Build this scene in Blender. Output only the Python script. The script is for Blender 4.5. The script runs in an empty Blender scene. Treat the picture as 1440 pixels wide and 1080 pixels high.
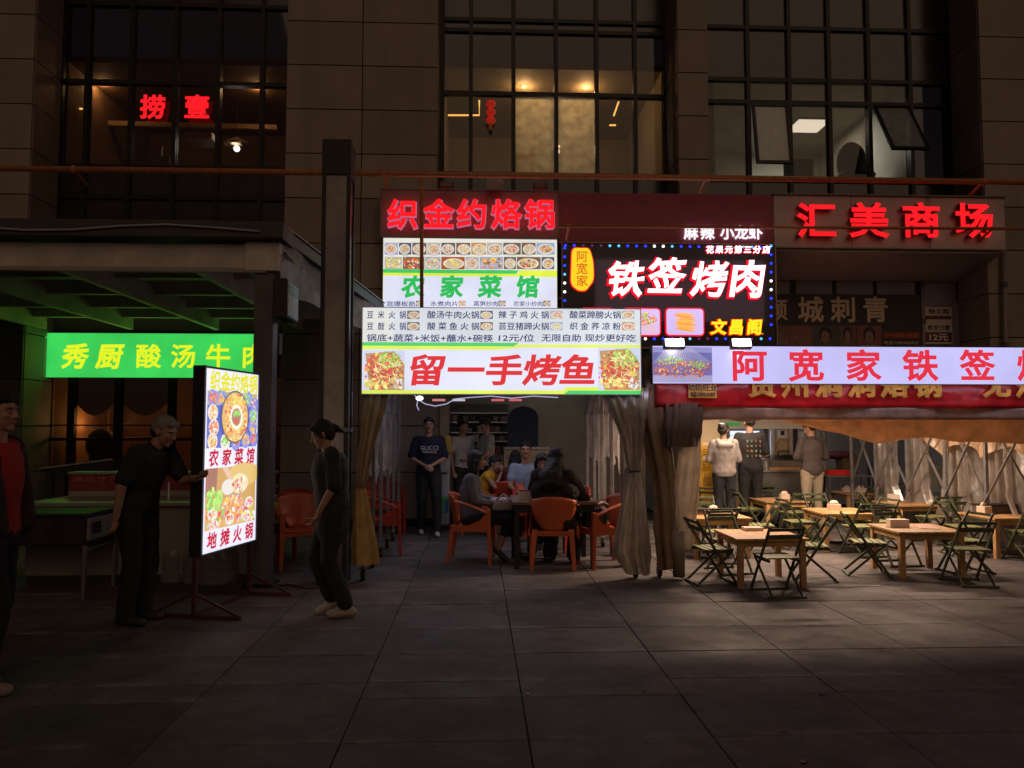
import bpy, math, random
import numpy as np
from mathutils import Vector, Matrix, noise
R = math.radians
rnd = random.Random(7)
SC = bpy.context.scene
COL = SC.collection

# ------------------------------------------------------------------ camera, sky, exposure
H = 1.55
F = 1082.0
PITCH, YAW = 3.33, 2.54
cam_d = bpy.data.cameras.new('camera'); cam = bpy.data.objects.new('camera', cam_d); COL.objects.link(cam)
cam_d.sensor_width = 36; cam_d.lens = 36 * F / 1440; cam_d.clip_start = 0.05; cam_d.clip_end = 600
cam.location = (0, 0, H)
cam.rotation_euler = (R(90 + PITCH), 0, R(-YAW))
SC.camera = cam
bpy.context.view_layer.update()
CM = Matrix.Rotation(R(-YAW), 3, 'Z') @ Matrix.Rotation(R(90 + PITCH), 3, 'X')

world = bpy.data.worlds.new('World'); SC.world = world; world.use_nodes = True
wn = world.node_tree.nodes; wl = world.node_tree.links
bg = wn['Background']
sky = wn.new('ShaderNodeTexSky'); sky.sky_type = 'NISHITA'; sky.sun_disc = False
sky.sun_elevation = R(38); sky.sun_rotation = R(200)
tint = wn.new('ShaderNodeMix'); tint.data_type = 'RGBA'; tint.blend_type = 'MULTIPLY'; tint.inputs[0].default_value = 1
tint.inputs[7].default_value = (1.0, 0.56, 0.46, 1)
wl.new(sky.outputs[0], tint.inputs[6]); wl.new(tint.outputs[2], bg.inputs[0])
bg.inputs[1].default_value = 0.0052
sun_d = bpy.data.lights.new('sun', 'SUN'); sun = bpy.data.objects.new('sun', sun_d); COL.objects.link(sun)
sun_d.energy = 0.26; sun_d.angle = R(50); sun_d.color = (1.0, 0.66, 0.42)
sun.rotation_euler = (R(58), 0, R(14)); sun.location = (0, -5, 20)

SC.view_settings.view_transform = 'Standard'; SC.view_settings.look = 'None'
SC.view_settings.exposure = 0; SC.view_settings.gamma = 1; SC.view_settings.use_curve_mapping = False
SC.cycles.use_denoising = True
SC.cycles.sample_clamp_indirect = 2.0
SC.cycles.max_bounces = 6; SC.cycles.transparent_max_bounces = 12
SC.cycles.caustics_reflective = False; SC.cycles.caustics_refractive = False
try: SC.cycles.use_light_tree = True
except Exception: pass

def P(px, py, Y):
    d = CM @ Vector(((px - 720) / F, -(py - 540) / F, -1))
    t = Y / d.y
    return Vector((d.x * t, Y, H + d.z * t))
def G(px, py):
    d = CM @ Vector(((px - 720) / F, -(py - 540) / F, -1))
    t = -H / d.z
    return Vector((d.x * t, d.y * t, 0))

# ------------------------------------------------------------------ materials
MATS = {}
def mat(name, col=(.5, .5, .5), rough=.6, metal=0, var=.12, scale=6, bump=0, bscale=40, emit=None, estr=1, spec=.5, alpha=1, trans=0, coat=0, sss=0):
    if name in MATS: return MATS[name]
    m = bpy.data.materials.new(name); m.use_nodes = True
    n, l = m.node_tree.nodes, m.node_tree.links
    b = n['Principled BSDF']
    b.inputs['Roughness'].default_value = rough; b.inputs['Metallic'].default_value = metal
    b.inputs['Specular IOR Level'].default_value = spec
    b.inputs['Alpha'].default_value = alpha; b.inputs['Transmission Weight'].default_value = trans
    b.inputs['Coat Weight'].default_value = coat
    tc = n.new('ShaderNodeTexCoord')
    if var:
        no = n.new('ShaderNodeTexNoise'); no.inputs['Scale'].default_value = scale; no.inputs['Detail'].default_value = 6
        no.inputs['Roughness'].default_value = .65
        cr = n.new('ShaderNodeValToRGB')
        cr.color_ramp.elements[0].position = .3; cr.color_ramp.elements[1].position = .72
        cr.color_ramp.elements[0].color = tuple(c * (1 - var) for c in col) + (1,)
        cr.color_ramp.elements[1].color = tuple(min(1, c * (1 + var)) for c in col) + (1,)
        l.new(tc.outputs['Object'], no.inputs['Vector']); l.new(no.outputs['Fac'], cr.inputs[0]); l.new(cr.outputs[0], b.inputs['Base Color'])
        mr = n.new('ShaderNodeMapRange'); mr.inputs[3].default_value = max(0.02, rough - .1); mr.inputs[4].default_value = min(1, rough + .12)
        l.new(no.outputs['Fac'], mr.inputs[0]); l.new(mr.outputs[0], b.inputs['Roughness'])
    else:
        b.inputs['Base Color'].default_value = col + (1,)
    if bump:
        n2 = n.new('ShaderNodeTexNoise'); n2.inputs['Scale'].default_value = bscale; n2.inputs['Detail'].default_value = 5
        bp = n.new('ShaderNodeBump'); bp.inputs['Strength'].default_value = bump; bp.inputs['Distance'].default_value = .02
        l.new(tc.outputs['Object'], n2.inputs['Vector']); l.new(n2.outputs['Fac'], bp.inputs['Height']); l.new(bp.outputs[0], b.inputs['Normal'])
    if emit:
        b.inputs['Emission Color'].default_value = emit + (1,); b.inputs['Emission Strength'].default_value = estr
    MATS[name] = m
    return m
def emat(name, col, s=1.0):
    if name in MATS: return MATS[name]
    m = bpy.data.materials.new(name); m.use_nodes = True
    n, l = m.node_tree.nodes, m.node_tree.links
    n.remove(n['Principled BSDF'])
    e = n.new('ShaderNodeEmission'); e.inputs[0].default_value = col + (1,); e.inputs[1].default_value = s
    l.new(e.outputs[0], n['Material Output'].inputs[0])
    MATS[name] = m
    return m
def litmat(name, s=1.0, tubes=0.10):
    """backlit print: colour comes from the face colours; the tubes behind make it a little uneven"""
    if name in MATS: return MATS[name]
    m = bpy.data.materials.new(name); m.use_nodes = True
    n, l = m.node_tree.nodes, m.node_tree.links
    b = n['Principled BSDF']; b.inputs['Base Color'].default_value = (.05, .05, .05, 1); b.inputs['Roughness'].default_value = .35
    a = n.new('ShaderNodeVertexColor'); a.layer_name = 'Col'
    tc = n.new('ShaderNodeTexCoord'); no = n.new('ShaderNodeTexNoise'); no.inputs['Scale'].default_value = 1.6; no.inputs['Detail'].default_value = 2
    mr = n.new('ShaderNodeMapRange'); mr.inputs[1].default_value = .3; mr.inputs[2].default_value = .7
    mr.inputs[3].default_value = s * (1 - tubes); mr.inputs[4].default_value = s * (1 + tubes)
    l.new(tc.outputs['Object'], no.inputs['Vector']); l.new(no.outputs['Fac'], mr.inputs[0])
    l.new(a.outputs[0], b.inputs['Emission Color']); l.new(mr.outputs[0], b.inputs['Emission Strength'])
    MATS[name] = m
    return m
def printmat(name, rough=.55):
    if name in MATS: return MATS[name]
    m = bpy.data.materials.new(name); m.use_nodes = True
    n, l = m.node_tree.nodes, m.node_tree.links
    b = n['Principled BSDF']; b.inputs['Roughness'].default_value = rough
    a = n.new('ShaderNodeVertexColor'); a.layer_name = 'Col'
    l.new(a.outputs[0], b.inputs['Base Color'])
    MATS[name] = m
    return m
def glassmat(name, tintc=(.8, .8, .8), refl=.12, rough=.03):
    if name in MATS: return MATS[name]
    m = bpy.data.materials.new(name); m.use_nodes = True
    n, l = m.node_tree.nodes, m.node_tree.links
    n.remove(n['Principled BSDF'])
    t = n.new('ShaderNodeBsdfTransparent'); t.inputs[0].default_value = tintc + (1,)
    g = n.new('ShaderNodeBsdfGlossy'); g.inputs[1].default_value = rough
    lw = n.new('ShaderNodeLayerWeight'); lw.inputs[0].default_value = .25
    ma = n.new('ShaderNodeMath'); ma.operation = 'ADD'; ma.inputs[1].default_value = refl; ma.use_clamp = True
    l.new(lw.outputs['Fresnel'], ma.inputs[0])
    tc = n.new('ShaderNodeTexCoord'); no = n.new('ShaderNodeTexNoise'); no.inputs['Scale'].default_value = .8; no.inputs['Detail'].default_value = 3
    bp = n.new('ShaderNodeBump'); bp.inputs['Strength'].default_value = .04; l.new(tc.outputs['Object'], no.inputs['Vector'])
    l.new(no.outputs[0], bp.inputs['Height']); l.new(bp.outputs[0], g.inputs['Normal'])
    mx = n.new('ShaderNodeMixShader'); l.new(ma.outputs[0], mx.inputs[0]); l.new(t.outputs[0], mx.inputs[1]); l.new(g.outputs[0], mx.inputs[2])
    l.new(mx.outputs[0], n['Material Output'].inputs[0])
    MATS[name] = m
    return m
def vinylmat(name, col, clear=.35, gl=.12, trans=.5):
    if name in MATS: return MATS[name]
    m = bpy.data.materials.new(name); m.use_nodes = True
    n, l = m.node_tree.nodes, m.node_tree.links
    n.remove(n['Principled BSDF'])
    tc = n.new('ShaderNodeTexCoord'); no = n.new('ShaderNodeTexNoise'); no.inputs['Scale'].default_value = 7; no.inputs['Detail'].default_value = 6
    cr = n.new('ShaderNodeValToRGB'); cr.color_ramp.elements[0].position = .3; cr.color_ramp.elements[1].position = .7
    cr.color_ramp.elements[0].color = tuple(c * .72 for c in col) + (1,); cr.color_ramp.elements[1].color = tuple(min(1, c * 1.2) for c in col) + (1,)
    l.new(tc.outputs['Object'], no.inputs['Vector']); l.new(no.outputs[0], cr.inputs[0])
    bp = n.new('ShaderNodeBump'); bp.inputs['Strength'].default_value = .5; bp.inputs['Distance'].default_value = .02; l.new(no.outputs[0], bp.inputs['Height'])
    d = n.new('ShaderNodeBsdfDiffuse'); tr = n.new('ShaderNodeBsdfTranslucent'); t = n.new('ShaderNodeBsdfTransparent'); g = n.new('ShaderNodeBsdfGlossy')
    for x in (d, tr): l.new(cr.outputs[0], x.inputs[0]); l.new(bp.outputs[0], x.inputs['Normal'])
    l.new(bp.outputs[0], g.inputs['Normal']); g.inputs[1].default_value = .28
    t.inputs[0].default_value = (.86, .8, .72, 1)
    def mix(a, b_, f):
        x = n.new('ShaderNodeMixShader'); x.inputs[0].default_value = f; l.new(a.outputs[0], x.inputs[1]); l.new(b_.outputs[0], x.inputs[2]); return x
    o = mix(mix(mix(d, tr, trans), t, clear), g, gl)
    l.new(o.outputs[0], n['Material Output'].inputs[0])
    MATS[name] = m
    return m

# ------------------------------------------------------------------ mesh helpers
class MB:
    def __init__(s): s.v = []; s.f = []; s.c = []
    def add(s, vs, fs, col=None):
        o = len(s.v); s.v.extend([tuple(x) for x in vs])
        for f in fs: s.f.append(tuple(i + o for i in f)); s.c.append(col)
    def box(s, x0, x1, y0, y1, z0, z1, col=None):
        if x0 > x1: x0, x1 = x1, x0
        if y0 > y1: y0, y1 = y1, y0
        if z0 > z1: z0, z1 = z1, z0
        s.add([(x0,y0,z0),(x1,y0,z0),(x1,y1,z0),(x0,y1,z0),(x0,y0,z1),(x1,y0,z1),(x1,y1,z1),(x0,y1,z1)],
              [(0,3,2,1),(4,5,6,7),(0,1,5,4),(1,2,6,5),(2,3,7,6),(3,0,4,7)], col)
        return s
    def slab(s, x0, x1, y0, y1, z0, z1, b):
        """box with chamfered top edge"""
        s.add([(x0,y0,z0),(x1,y0,z0),(x1,y1,z0),(x0,y1,z0),(x0,y0,z1-b),(x1,y0,z1-b),(x1,y1,z1-b),(x0,y1,z1-b),
               (x0+b,y0+b,z1),(x1-b,y0+b,z1),(x1-b,y1-b,z1),(x0+b,y1-b,z1)],
              [(0,1,5,4),(1,2,6,5),(2,3,7,6),(3,0,4,7),(4,5,9,8),(5,6,10,9),(6,7,11,10),(7,4,8,11),(8,9,10,11)])
        return s
    def bar(s, a, b, w, h=None, up=(0, 0, 1)):
        h = h or w; a = Vector(a); b = Vector(b); d = (b - a).normalized(); u = Vector(up)
        if abs(d.dot(u)) > .98: u = Vector((0, 1, 0))
        x = d.cross(u).normalized(); y = x.cross(d).normalized()
        vs = []
        for p in (a, b):
            for i, j in ((-1,-1),(1,-1),(1,1),(-1,1)): vs.append(p + x * (i * w / 2) + y * (j * h / 2))
        s.add(vs, [(0,1,2,3),(7,6,5,4),(0,4,5,1),(1,5,6,2),(2,6,7,3),(3,7,4,0)])
        return s
    def loft(s, rings, cap=True, col=None):
        n = len(rings[0]); vs = [p for r in rings for p in r]; fs = []
        for i in range(len(rings) - 1):
            for j in range(n):
                k = (j + 1) % n
                fs.append((i*n+j, i*n+k, (i+1)*n+k, (i+1)*n+j))
        if cap: fs.append(tuple(range(n))[::-1]); fs.append(tuple((len(rings)-1)*n + j for j in range(n)))
        s.add(vs, fs, col); return s
    def tube(s, pts, r, n=8, r2=None):
        pts = [Vector(p) for p in pts]; rings = []; m = len(pts)
        for i, p in enumerate(pts):
            d = (pts[min(i+1, m-1)] - pts[max(i-1, 0)]).normalized()
            u = Vector((0,0,1)) if abs(d.z) < .9 else Vector((0,1,0))
            x = d.cross(u).normalized(); y = x.cross(d).normalized()
            rr = r if r2 is None else r + (r2 - r) * i / (m - 1)
            rings.append([p + x * (rr*math.cos(2*math.pi*k/n)) + y * (rr*math.sin(2*math.pi*k/n)) for k in range(n)])
        return s.loft(rings)
    def lathe(s, prof, c=(0,0,0), n=16, sx=1, sy=1):
        rings = [[(c[0]+r*sx*math.cos(2*math.pi*k/n), c[1]+r*sy*math.sin(2*math.pi*k/n), c[2]+z) for k in range(n)] for r, z in prof]
        return s.loft(rings)
    def prism(s, pts, y0, y1):
        """outline in x,z extruded along y"""
        n = len(pts)
        vs = [(x, y0, z) for x, z in pts] + [(x, y1, z) for x, z in pts]
        s.add(vs, [tuple(range(n)), tuple(range(2*n-1, n-1, -1))] + [(i, n+i, n+(i+1)%n, (i+1)%n) for i in range(n)])
        return s
    def grid(s, fn, nu, nv):
        vs = [fn(i / nu, j / nv) for j in range(nv+1) for i in range(nu+1)]
        fs = [(j*(nu+1)+i, j*(nu+1)+i+1, (j+1)*(nu+1)+i+1, (j+1)*(nu+1)+i) for j in range(nv) for i in range(nu)]
        s.add(vs, fs); return s
    def ell(s, c, r, M=None, nu=14, nv=10):
        c = Vector(c); rings = []
        vs = []; fs = []
        for j in range(1, nv):
            t = math.pi * j / nv
            for i in range(nu):
                a = 2*math.pi*i/nu
                p = Vector((r[0]*math.sin(t)*math.cos(a), r[1]*math.sin(t)*math.sin(a), r[2]*math.cos(t)))
                if M is not None: p = M @ p
                vs.append(c + p)
        top = Vector((0,0,r[2])); bot = Vector((0,0,-r[2]))
        if M is not None: top = M @ top; bot = M @ bot
        vs.append(c + top); vs.append(c + bot); a, b = len(vs)-2, len(vs)-1
        for j in range(nv-2):
            for i in range(nu):
                k = (i+1) % nu
                fs.append((j*nu+i, (j+1)*nu+i, (j+1)*nu+k, j*nu+k))
        for i in range(nu):
            k = (i+1) % nu
            fs.append((a, i, k)); fs.append((b, (nv-2)*nu+k, (nv-2)*nu+i))
        s.add(vs, fs); return s
    def cap(s, a, ra, b, rb, n=10, fx=1.0, xdir=None):
        """rounded cone from a to b; fx squeezes it across xdir"""
        a = Vector(a); b = Vector(b); d = (b - a)
        L = d.length; d = d.normalized() if L > 1e-6 else Vector((0,0,1))
        u = Vector(xdir) if xdir is not None else (Vector((0,0,1)) if abs(d.z) < .9 else Vector((0,1,0)))
        x = d.cross(u).normalized(); y = x.cross(d).normalized()
        rings = []
        for k in (0.12, .5, .85): rings.append((a - d*ra*math.cos(k*math.pi/2), ra*math.sin(k*math.pi/2)))
        rings.append((a, ra)); rings.append(((a+b)/2, (ra+rb)/2)); rings.append((b, rb))
        for k in (.85, .5, .12): rings.append((b + d*rb*math.cos(k*math.pi/2), rb*math.sin(k*math.pi/2)))
        return s.loft([[p + x*(r*math.cos(2*math.pi*i/n)) + y*(r*fx*math.sin(2*math.pi*i/n)) for i in range(n)] for p, r in rings])
    def mesh(s, name):
        me = bpy.data.meshes.new(name); me.from_pydata(s.v, [], s.f)
        if any(c is not None for c in s.c):
            ca = me.color_attributes.new('Col', 'FLOAT_COLOR', 'CORNER')
            arr = []
            for f, c in zip(s.f, s.c):
                c = c or (.5, .5, .5)
                arr.extend((c[0], c[1], c[2], 1.0) * len(f))
            ca.data.foreach_set('color', arr)
        me.validate(clean_customdata=False); me.update()
        return me
    def build(s, name, m, parent=None, smooth=False, world=False, bevel=0, solid=0, subsurf=0, recalc=True):
        me = s.mesh(name)
        if recalc:
            import bmesh
            bm = bmesh.new(); bm.from_mesh(me); bmesh.ops.recalc_face_normals(bm, faces=bm.faces); bm.to_mesh(me); bm.free()
        return link(name, me, m, parent, smooth, world, bevel, solid, subsurf)

def link(name, me, m, parent=None, smooth=False, world=False, bevel=0, solid=0, subsurf=0):
    o = bpy.data.objects.new(name, me); COL.objects.link(o)
    for x in (m if isinstance(m, (list, tuple)) else [m]): me.materials.append(x)
    if smooth:
        me.polygons.foreach_set('use_smooth', [True] * len(me.polygons))
    if solid:
        q = o.modifiers.new('solid', 'SOLIDIFY'); q.thickness = solid; q.offset = 0
    if bevel:
        q = o.modifiers.new('bevel', 'BEVEL'); q.width = bevel; q.segments = 2; q.limit_method = 'ANGLE'
    if subsurf:
        q = o.modifiers.new('sub', 'SUBSURF'); q.levels = q.render_levels = subsurf
    if parent is not None:
        o.parent = parent
        if world:
            o.matrix_parent_inverse = wmat(parent).inverted()
    return o
def wmat(o):
    m = Matrix.Translation(o.location) @ o.rotation_euler.to_matrix().to_4x4() @ Matrix.Diagonal((*o.scale, 1))
    return (wmat(o.parent) @ o.matrix_parent_inverse @ m) if o.parent else m
def tag(o, label, cat, group=None, kind=None):
    if label: o['label'] = label
    if cat: o['category'] = cat
    if group: o['group'] = group
    if kind: o['kind'] = kind
    return o
def thing(name, label, cat, loc=(0, 0, 0), rot=0, group=None):
    o = bpy.data.objects.new(name, None); COL.objects.link(o); o.location = loc; o.rotation_euler = (0, 0, rot)
    o.empty_display_size = .1
    return tag(o, label, cat, group)
def part(name, parent, loc=(0, 0, 0)):
    """a part that itself has sub-parts: an empty under its thing"""
    o = bpy.data.objects.new(name, None); COL.objects.link(o); o.parent = parent; o.location = loc; o.empty_display_size = .05
    return o
def struct(o): o['kind'] = 'structure'; return o
def dup(root, loc, rot, label, group=None):
    def cp(o, par):
        c = o.copy(); COL.objects.link(c); c.parent = par
        for ch in o.children: cp(ch, c)
        return c
    r = cp(root, None); r.location = loc; r.rotation_euler = (0, 0, rot); r['label'] = label
    if group: r['group'] = group
    return r
def lamp(kind, loc, energy, col, parent=None, size=.2, rot=None, sizey=None, spot=None, name='lamp_light'):
    d = bpy.data.lights.new(name, kind); d.energy = energy; d.color = col
    if kind == 'AREA':
        d.size = size
        if sizey: d.shape = 'RECTANGLE'; d.size_y = sizey
    elif kind == 'SPOT': d.spot_size = spot or R(120); d.spot_blend = .6; d.shadow_soft_size = size
    else: d.shadow_soft_size = size
    o = bpy.data.objects.new(name, d); COL.objects.link(o); o.location = loc
    if rot: o.rotation_euler = rot
    if parent is not None: o.parent = parent; o.matrix_parent_inverse = wmat(parent).inverted()
    return o

# ------------------------------------------------------------------ lettering
_gl = {}
def glyphs(body, bold=.02, shear=0.0, space=1.0, res=2):
    """lettering as a mesh in x (right), z (up), thin in y; cached vertices. em = 1"""
    key = (body, bold, shear, space)
    if key in _gl: return _gl[key]
    c = bpy.data.curves.new('lettering', 'FONT'); c.body = body; c.size = 1; c.resolution_u = res
    c.shear = shear; c.space_character = space; c.align_x = 'CENTER'
    if bold: c.bevel_depth = bold; c.bevel_resolution = 0
    o = bpy.data.objects.new('lettering', c); COL.objects.link(o)
    bpy.context.view_layer.update()
    dg = bpy.context.evaluated_depsgraph_get()
    me = bpy.data.meshes.new_from_object(o.evaluated_get(dg))
    n = len(me.vertices); a = np.empty(n*3); me.vertices.foreach_get('co', a); a = a.reshape(-1, 3)
    fs = [tuple(p.vertices) for p in me.polygons]
    bpy.data.objects.remove(o); bpy.data.curves.remove(c); bpy.data.meshes.remove(me)
    _gl[key] = (a, fs)
    return _gl[key]
def text(name, body, cx, cz, size, m, parent, y=0, bold=.02, shear=0.0, sx=1.0, sz=1.0, depth=.004, space=1.0, world=False, jag=0, fit=None):
    """one mesh of lettering centred at cx, cz; the face towards -y"""
    a, fs = glyphs(body, bold, shear, space)
    v = a.copy()
    if jag:   # brush-like: swelling strokes
        for i in range(len(v)):
            q = noise.noise_vector(Vector((v[i, 0]*3.1, v[i, 1]*3.1, 1.7)))
            v[i, 0] += q.x * jag; v[i, 1] += q.y * jag
    if len(body) == 1:
        v[:, 0] = np.clip(v[:, 0], -.60 - bold, .60 + bold); v[:, 1] = np.clip(v[:, 1], -.16 - bold, .96 + bold)
    zc = .385
    x = v[:, 0].copy(); z = v[:, 1] - zc; d = v[:, 2]
    if fit: sx = sx * fit / (x.max() - x.min()) / size; x = x - (x.max() + x.min()) / 2
    dm = max(abs(d).max(), 1e-6)
    yy = -(d / dm) * depth / 2 if bold else d * 0 - depth / 2
    V = np.stack([cx + x*size*sx, y + yy, cz + z*size*sz], 1)
    me = bpy.data.meshes.new(name); me.from_pydata(V.tolist(), [], fs); me.update()
    return link(name, me, m, parent, world=world)
def chars(body, x0, x1, cz, size, m, parent, y=0, name='character', **k):
    n = len(body)
    for i, ch in enumerate(body):
        if ch == ' ': continue
        cx = x0 + (x1 - x0) * (i + .5) / n
        text(name, ch, cx, cz, size, m, parent, y=y, **k)

# ------------------------------------------------------------------ flat print pictures
class Print(MB):
    def __init__(s, y=0): super().__init__(); s.y = y; s.k = 0
    def quad(s, x0, x1, z0, z1, col, dy=0):
        s.k += 1; y = s.y - s.k * 2.2e-5 - dy
        s.add([(x0,y,z0),(x1,y,z0),(x1,y,z1),(x0,y,z1)], [(0,1,2,3)], col)
    def poly(s, pts, col):
        s.k += 1; y = s.y - s.k * 2.2e-5
        s.add([(x, y, z) for x, z in pts], [tuple(range(len(pts)))], col)
    def disc(s, cx, cz, rx, rz, col, n=16, rot=0, wob=0, r=rnd):
        pts = []
        for i in range(n):
            a = 2*math.pi*i/n; q = 1 + (r.uniform(-wob, wob) if wob else 0)
            x, z = rx*q*math.cos(a), rz*q*math.sin(a)
            pts.append((cx + x*math.cos(rot) - z*math.sin(rot), cz + x*math.sin(rot) + z*math.cos(rot)))
        s.poly(pts, col)
    def bits(s, cx, cz, rx, rz, pal, n, sz, r, clip=None, long=1.0):
        for i in range(n):
            a = r.uniform(0, 6.283); q = math.sqrt(r.random())
            x, z = cx + rx*q*math.cos(a), cz + rz*q*math.sin(a)
            w = sz * r.uniform(.5, 1.4)
            if clip and not (clip[0]+w < x < clip[1]-w and clip[2]+w < z < clip[3]-w): continue
            c = r.choice(pal); k = r.uniform(.7, 1.25)
            s.disc(x, z, w*long, w*r.uniform(.35, .9)/long**.5, tuple(min(1, v*k) for v in c), n=r.choice((4, 5, 6)), rot=r.uniform(0, 3.14), wob=.3, r=r)
RED, ORG, YEL, GRN, BRN, WHT = (.75,.06,.03), (.85,.3,.04), (.9,.62,.08), (.25,.6,.05), (.35,.15,.05), (.85,.8,.72)
def dish(p, x0, x1, z0, z1, seed, pal=None, bgc=None, n=46, plate=True):
    r = random.Random(seed)
    bgc = bgc or r.choice([(.2,.12,.08), (.35,.4,.6), (.15,.12,.1), (.55,.3,.12), (.1,.1,.16), (.45,.42,.4)])
    pal = pal or r.choice([[ORG,YEL,BRN,WHT], [RED,ORG,BRN,YEL], [YEL,ORG,WHT,(.8,.75,.3)], [GRN,YEL,(.5,.6,.1),WHT], [BRN,ORG,(.5,.35,.15)], [RED,RED,ORG,WHT]])
    p.quad(x0, x1, z0, z1, bgc)
    w, h = x1-x0, z1-z0; cx, cz = (x0+x1)/2 + r.uniform(-.05,.05)*w, (z0+z1)/2 - .04*h
    for _ in range(4):
        a = r.uniform(.05, .2); zz = r.uniform(z0, z1 - a*h)
        p.quad(x0, x1, zz, zz + a*h*.4, tuple(min(1, c*r.uniform(.5, 1.6)) for c in bgc))
    if plate:
        p.disc(cx, cz, w*.45, h*.42, WHT, 20); p.disc(cx, cz, w*.39, h*.36, (.6,.5,.38), 20)
        p.bits(cx, cz+h*.02, w*.36, h*.33, pal, n, w*.055, r, (x0,x1,z0,z1))
    else:
        p.bits(cx, cz, w*.6, h*.6, pal, n*2, w*.06, r, (x0,x1,z0,z1))
def grilled_fish(p, x0, x1, z0, z1, seed):
    r = random.Random(seed); w, h = x1-x0, z1-z0; clip = (x0,x1,z0,z1)
    p.quad(x0, x1, z0, z1, (.62,.66,.85))
    p.poly([(x0+.04*w,z1-.08*h),(x0+.75*w,z1-.02*h),(x1,z1-.35*h),(x1,z0),(x0+.15*w,z0)], (.5,.28,.12))
    p.bits(x0+.5*w, z0+.45*h, w*.5, h*.5, [RED, ORG, YEL, (.6,.1,.02), BRN], 330, w*.045, r, clip)
    p.bits(x0+.62*w, z0+.75*h, w*.3, h*.2, [(.4,.7,.1), (.55,.75,.15), GRN], 90, w*.035, r, clip, 1.6)
    p.bits(x0+.48*w, z0+.45*h, w*.28, h*.25, [(.55,.05,.02), RED], 70, w*.04, r, clip)
    p.bits(x0+.6*w, z0+.5*h, w*.35, h*.35, [(.95,.8,.4), (.9,.7,.25)], 60, w*.03, r, clip, 2.4)
    p.bits(x0+.3*w, z0+.15*h, w*.3, h*.13, [(.95,.75,.2)], 30, w*.06, r, clip)
    p.bits(x0+.85*w, z0+.15*h, w*.14, h*.14, [WHT, (.6,.6,.65)], 30, w*.035, r, clip)
def skewers(p, x0, x1, z0, z1, seed):
    r = random.Random(seed); w, h = x1-x0, z1-z0; clip = (x0,x1,z0,z1)
    p.quad(x0, x1, z0, z1, (.16,.15,.42)); p.quad(x0, x1, z0, z0+.2*h, (.4,.36,.6)); p.quad(x0, x1, z1-.15*h, z1, (.3,.28,.6))
    for i in range(26):
        a = x0 + w*(i+.5)/26; b = x0 + w*.38 + (a-x0-w*.38)*.45
        p.poly([(a-.002,z0+.55*h),(a+.002,z0+.55*h),(b+.002,z1-.01),(b-.002,z1-.01)], (.62,.58,.7))
    p.bits(x0+.5*w, z0+.38*h, w*.56, h*.26, [(.6,.12,.05), (.75,.25,.1), (.4,.08,.05), (.85,.45,.2), (.3,.12,.1)], 360, w*.02, r, clip)
    p.bits(x0+.3*w, z0+.62*h, w*.22, h*.12, [GRN, (.3,.75,.15)], 60, w*.016, r, clip)
    p.bits(x0+.75*w, z0+.5*h, w*.15, h*.1, [GRN, (.3,.75,.15)], 40, w*.016, r, clip)

# ------------------------------------------------------------------ shared materials
M_panel = mat('stone_cladding', (.285,.235,.195), .62, var=.1, scale=2.2, bump=.06, bscale=90)
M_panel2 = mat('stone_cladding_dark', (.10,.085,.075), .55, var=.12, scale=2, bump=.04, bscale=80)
M_joint = mat('joint_black', (.012,.010,.009), .9, var=0)
M_frame = mat('window_frame_black', (.012,.011,.012), .42, .4, var=.15, scale=9)
M_glass = glassmat('dark_glass', (.60,.57,.54), .02)
M_glass2 = glassmat('shop_glass', (.8,.78,.74), .04)
M_frost = vinylmat('dusty_pane', (.75,.70,.52), .42, .04, .7)
M_spandrel = mat('spandrel_glass', (.02,.017,.018), .2, 0, var=.3, scale=1.4, spec=.6)
M_copper = mat('rust_pipe', (.50,.19,.08), .5, .1, var=.3, scale=14, bump=.1)
M_grey = mat('grey_steel', (.20,.19,.185), .45, .5, var=.22, scale=11, bump=.05)
M_white_steel = mat('painted_steel', (.34,.30,.26), .5, .1, var=.2, scale=5, bump=.05)
M_black = mat('black_paint', (.018,.016,.016), .5, .2, var=.25, scale=10)
M_alu = mat('brushed_aluminium', (.45,.44,.43), .34, .85, var=.18, scale=20)
M_wood = mat('pale_wood', (.50,.28,.115), .5, var=.25, scale=9, bump=.1, bscale=60)
M_green = mat('olive_green_paint', (.065,.078,.04), .48, .1, var=.3, scale=18, bump=.06)
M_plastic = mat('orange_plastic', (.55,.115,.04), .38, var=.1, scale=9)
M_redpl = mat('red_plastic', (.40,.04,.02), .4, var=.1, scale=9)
M_board = mat('sign_board', (.30,.20,.23), .45, var=.12, scale=3)
M_case = mat('sign_case', (.03,.027,.03), .5, .3, var=.2, scale=8)
M_neonred = emat('neon_red_face', (1.0,.012,.018), 1.15)
M_redside = mat('letter_side_red', (.5,.02,.02), .3, var=0)
M_wall = mat('plaster_wall', (.32,.28,.22), .8, var=.1, scale=3, bump=.05)
M_dark = mat('dark_interior', (.05,.04,.035), .8, var=.2, scale=3)
M_vinyl = vinylmat('vinyl_curtain', (.50,.43,.36), .34, .16)
M_vinylc = vinylmat('vinyl_clear', (.68,.60,.55), .5, .14)
M_canvas = vinylmat('brown_canvas', (.78,.52,.31), .02, .05, .5)
M_lit = litmat('backlit_print', 1.0, .09)
M_print = printmat('poster_print')

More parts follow.
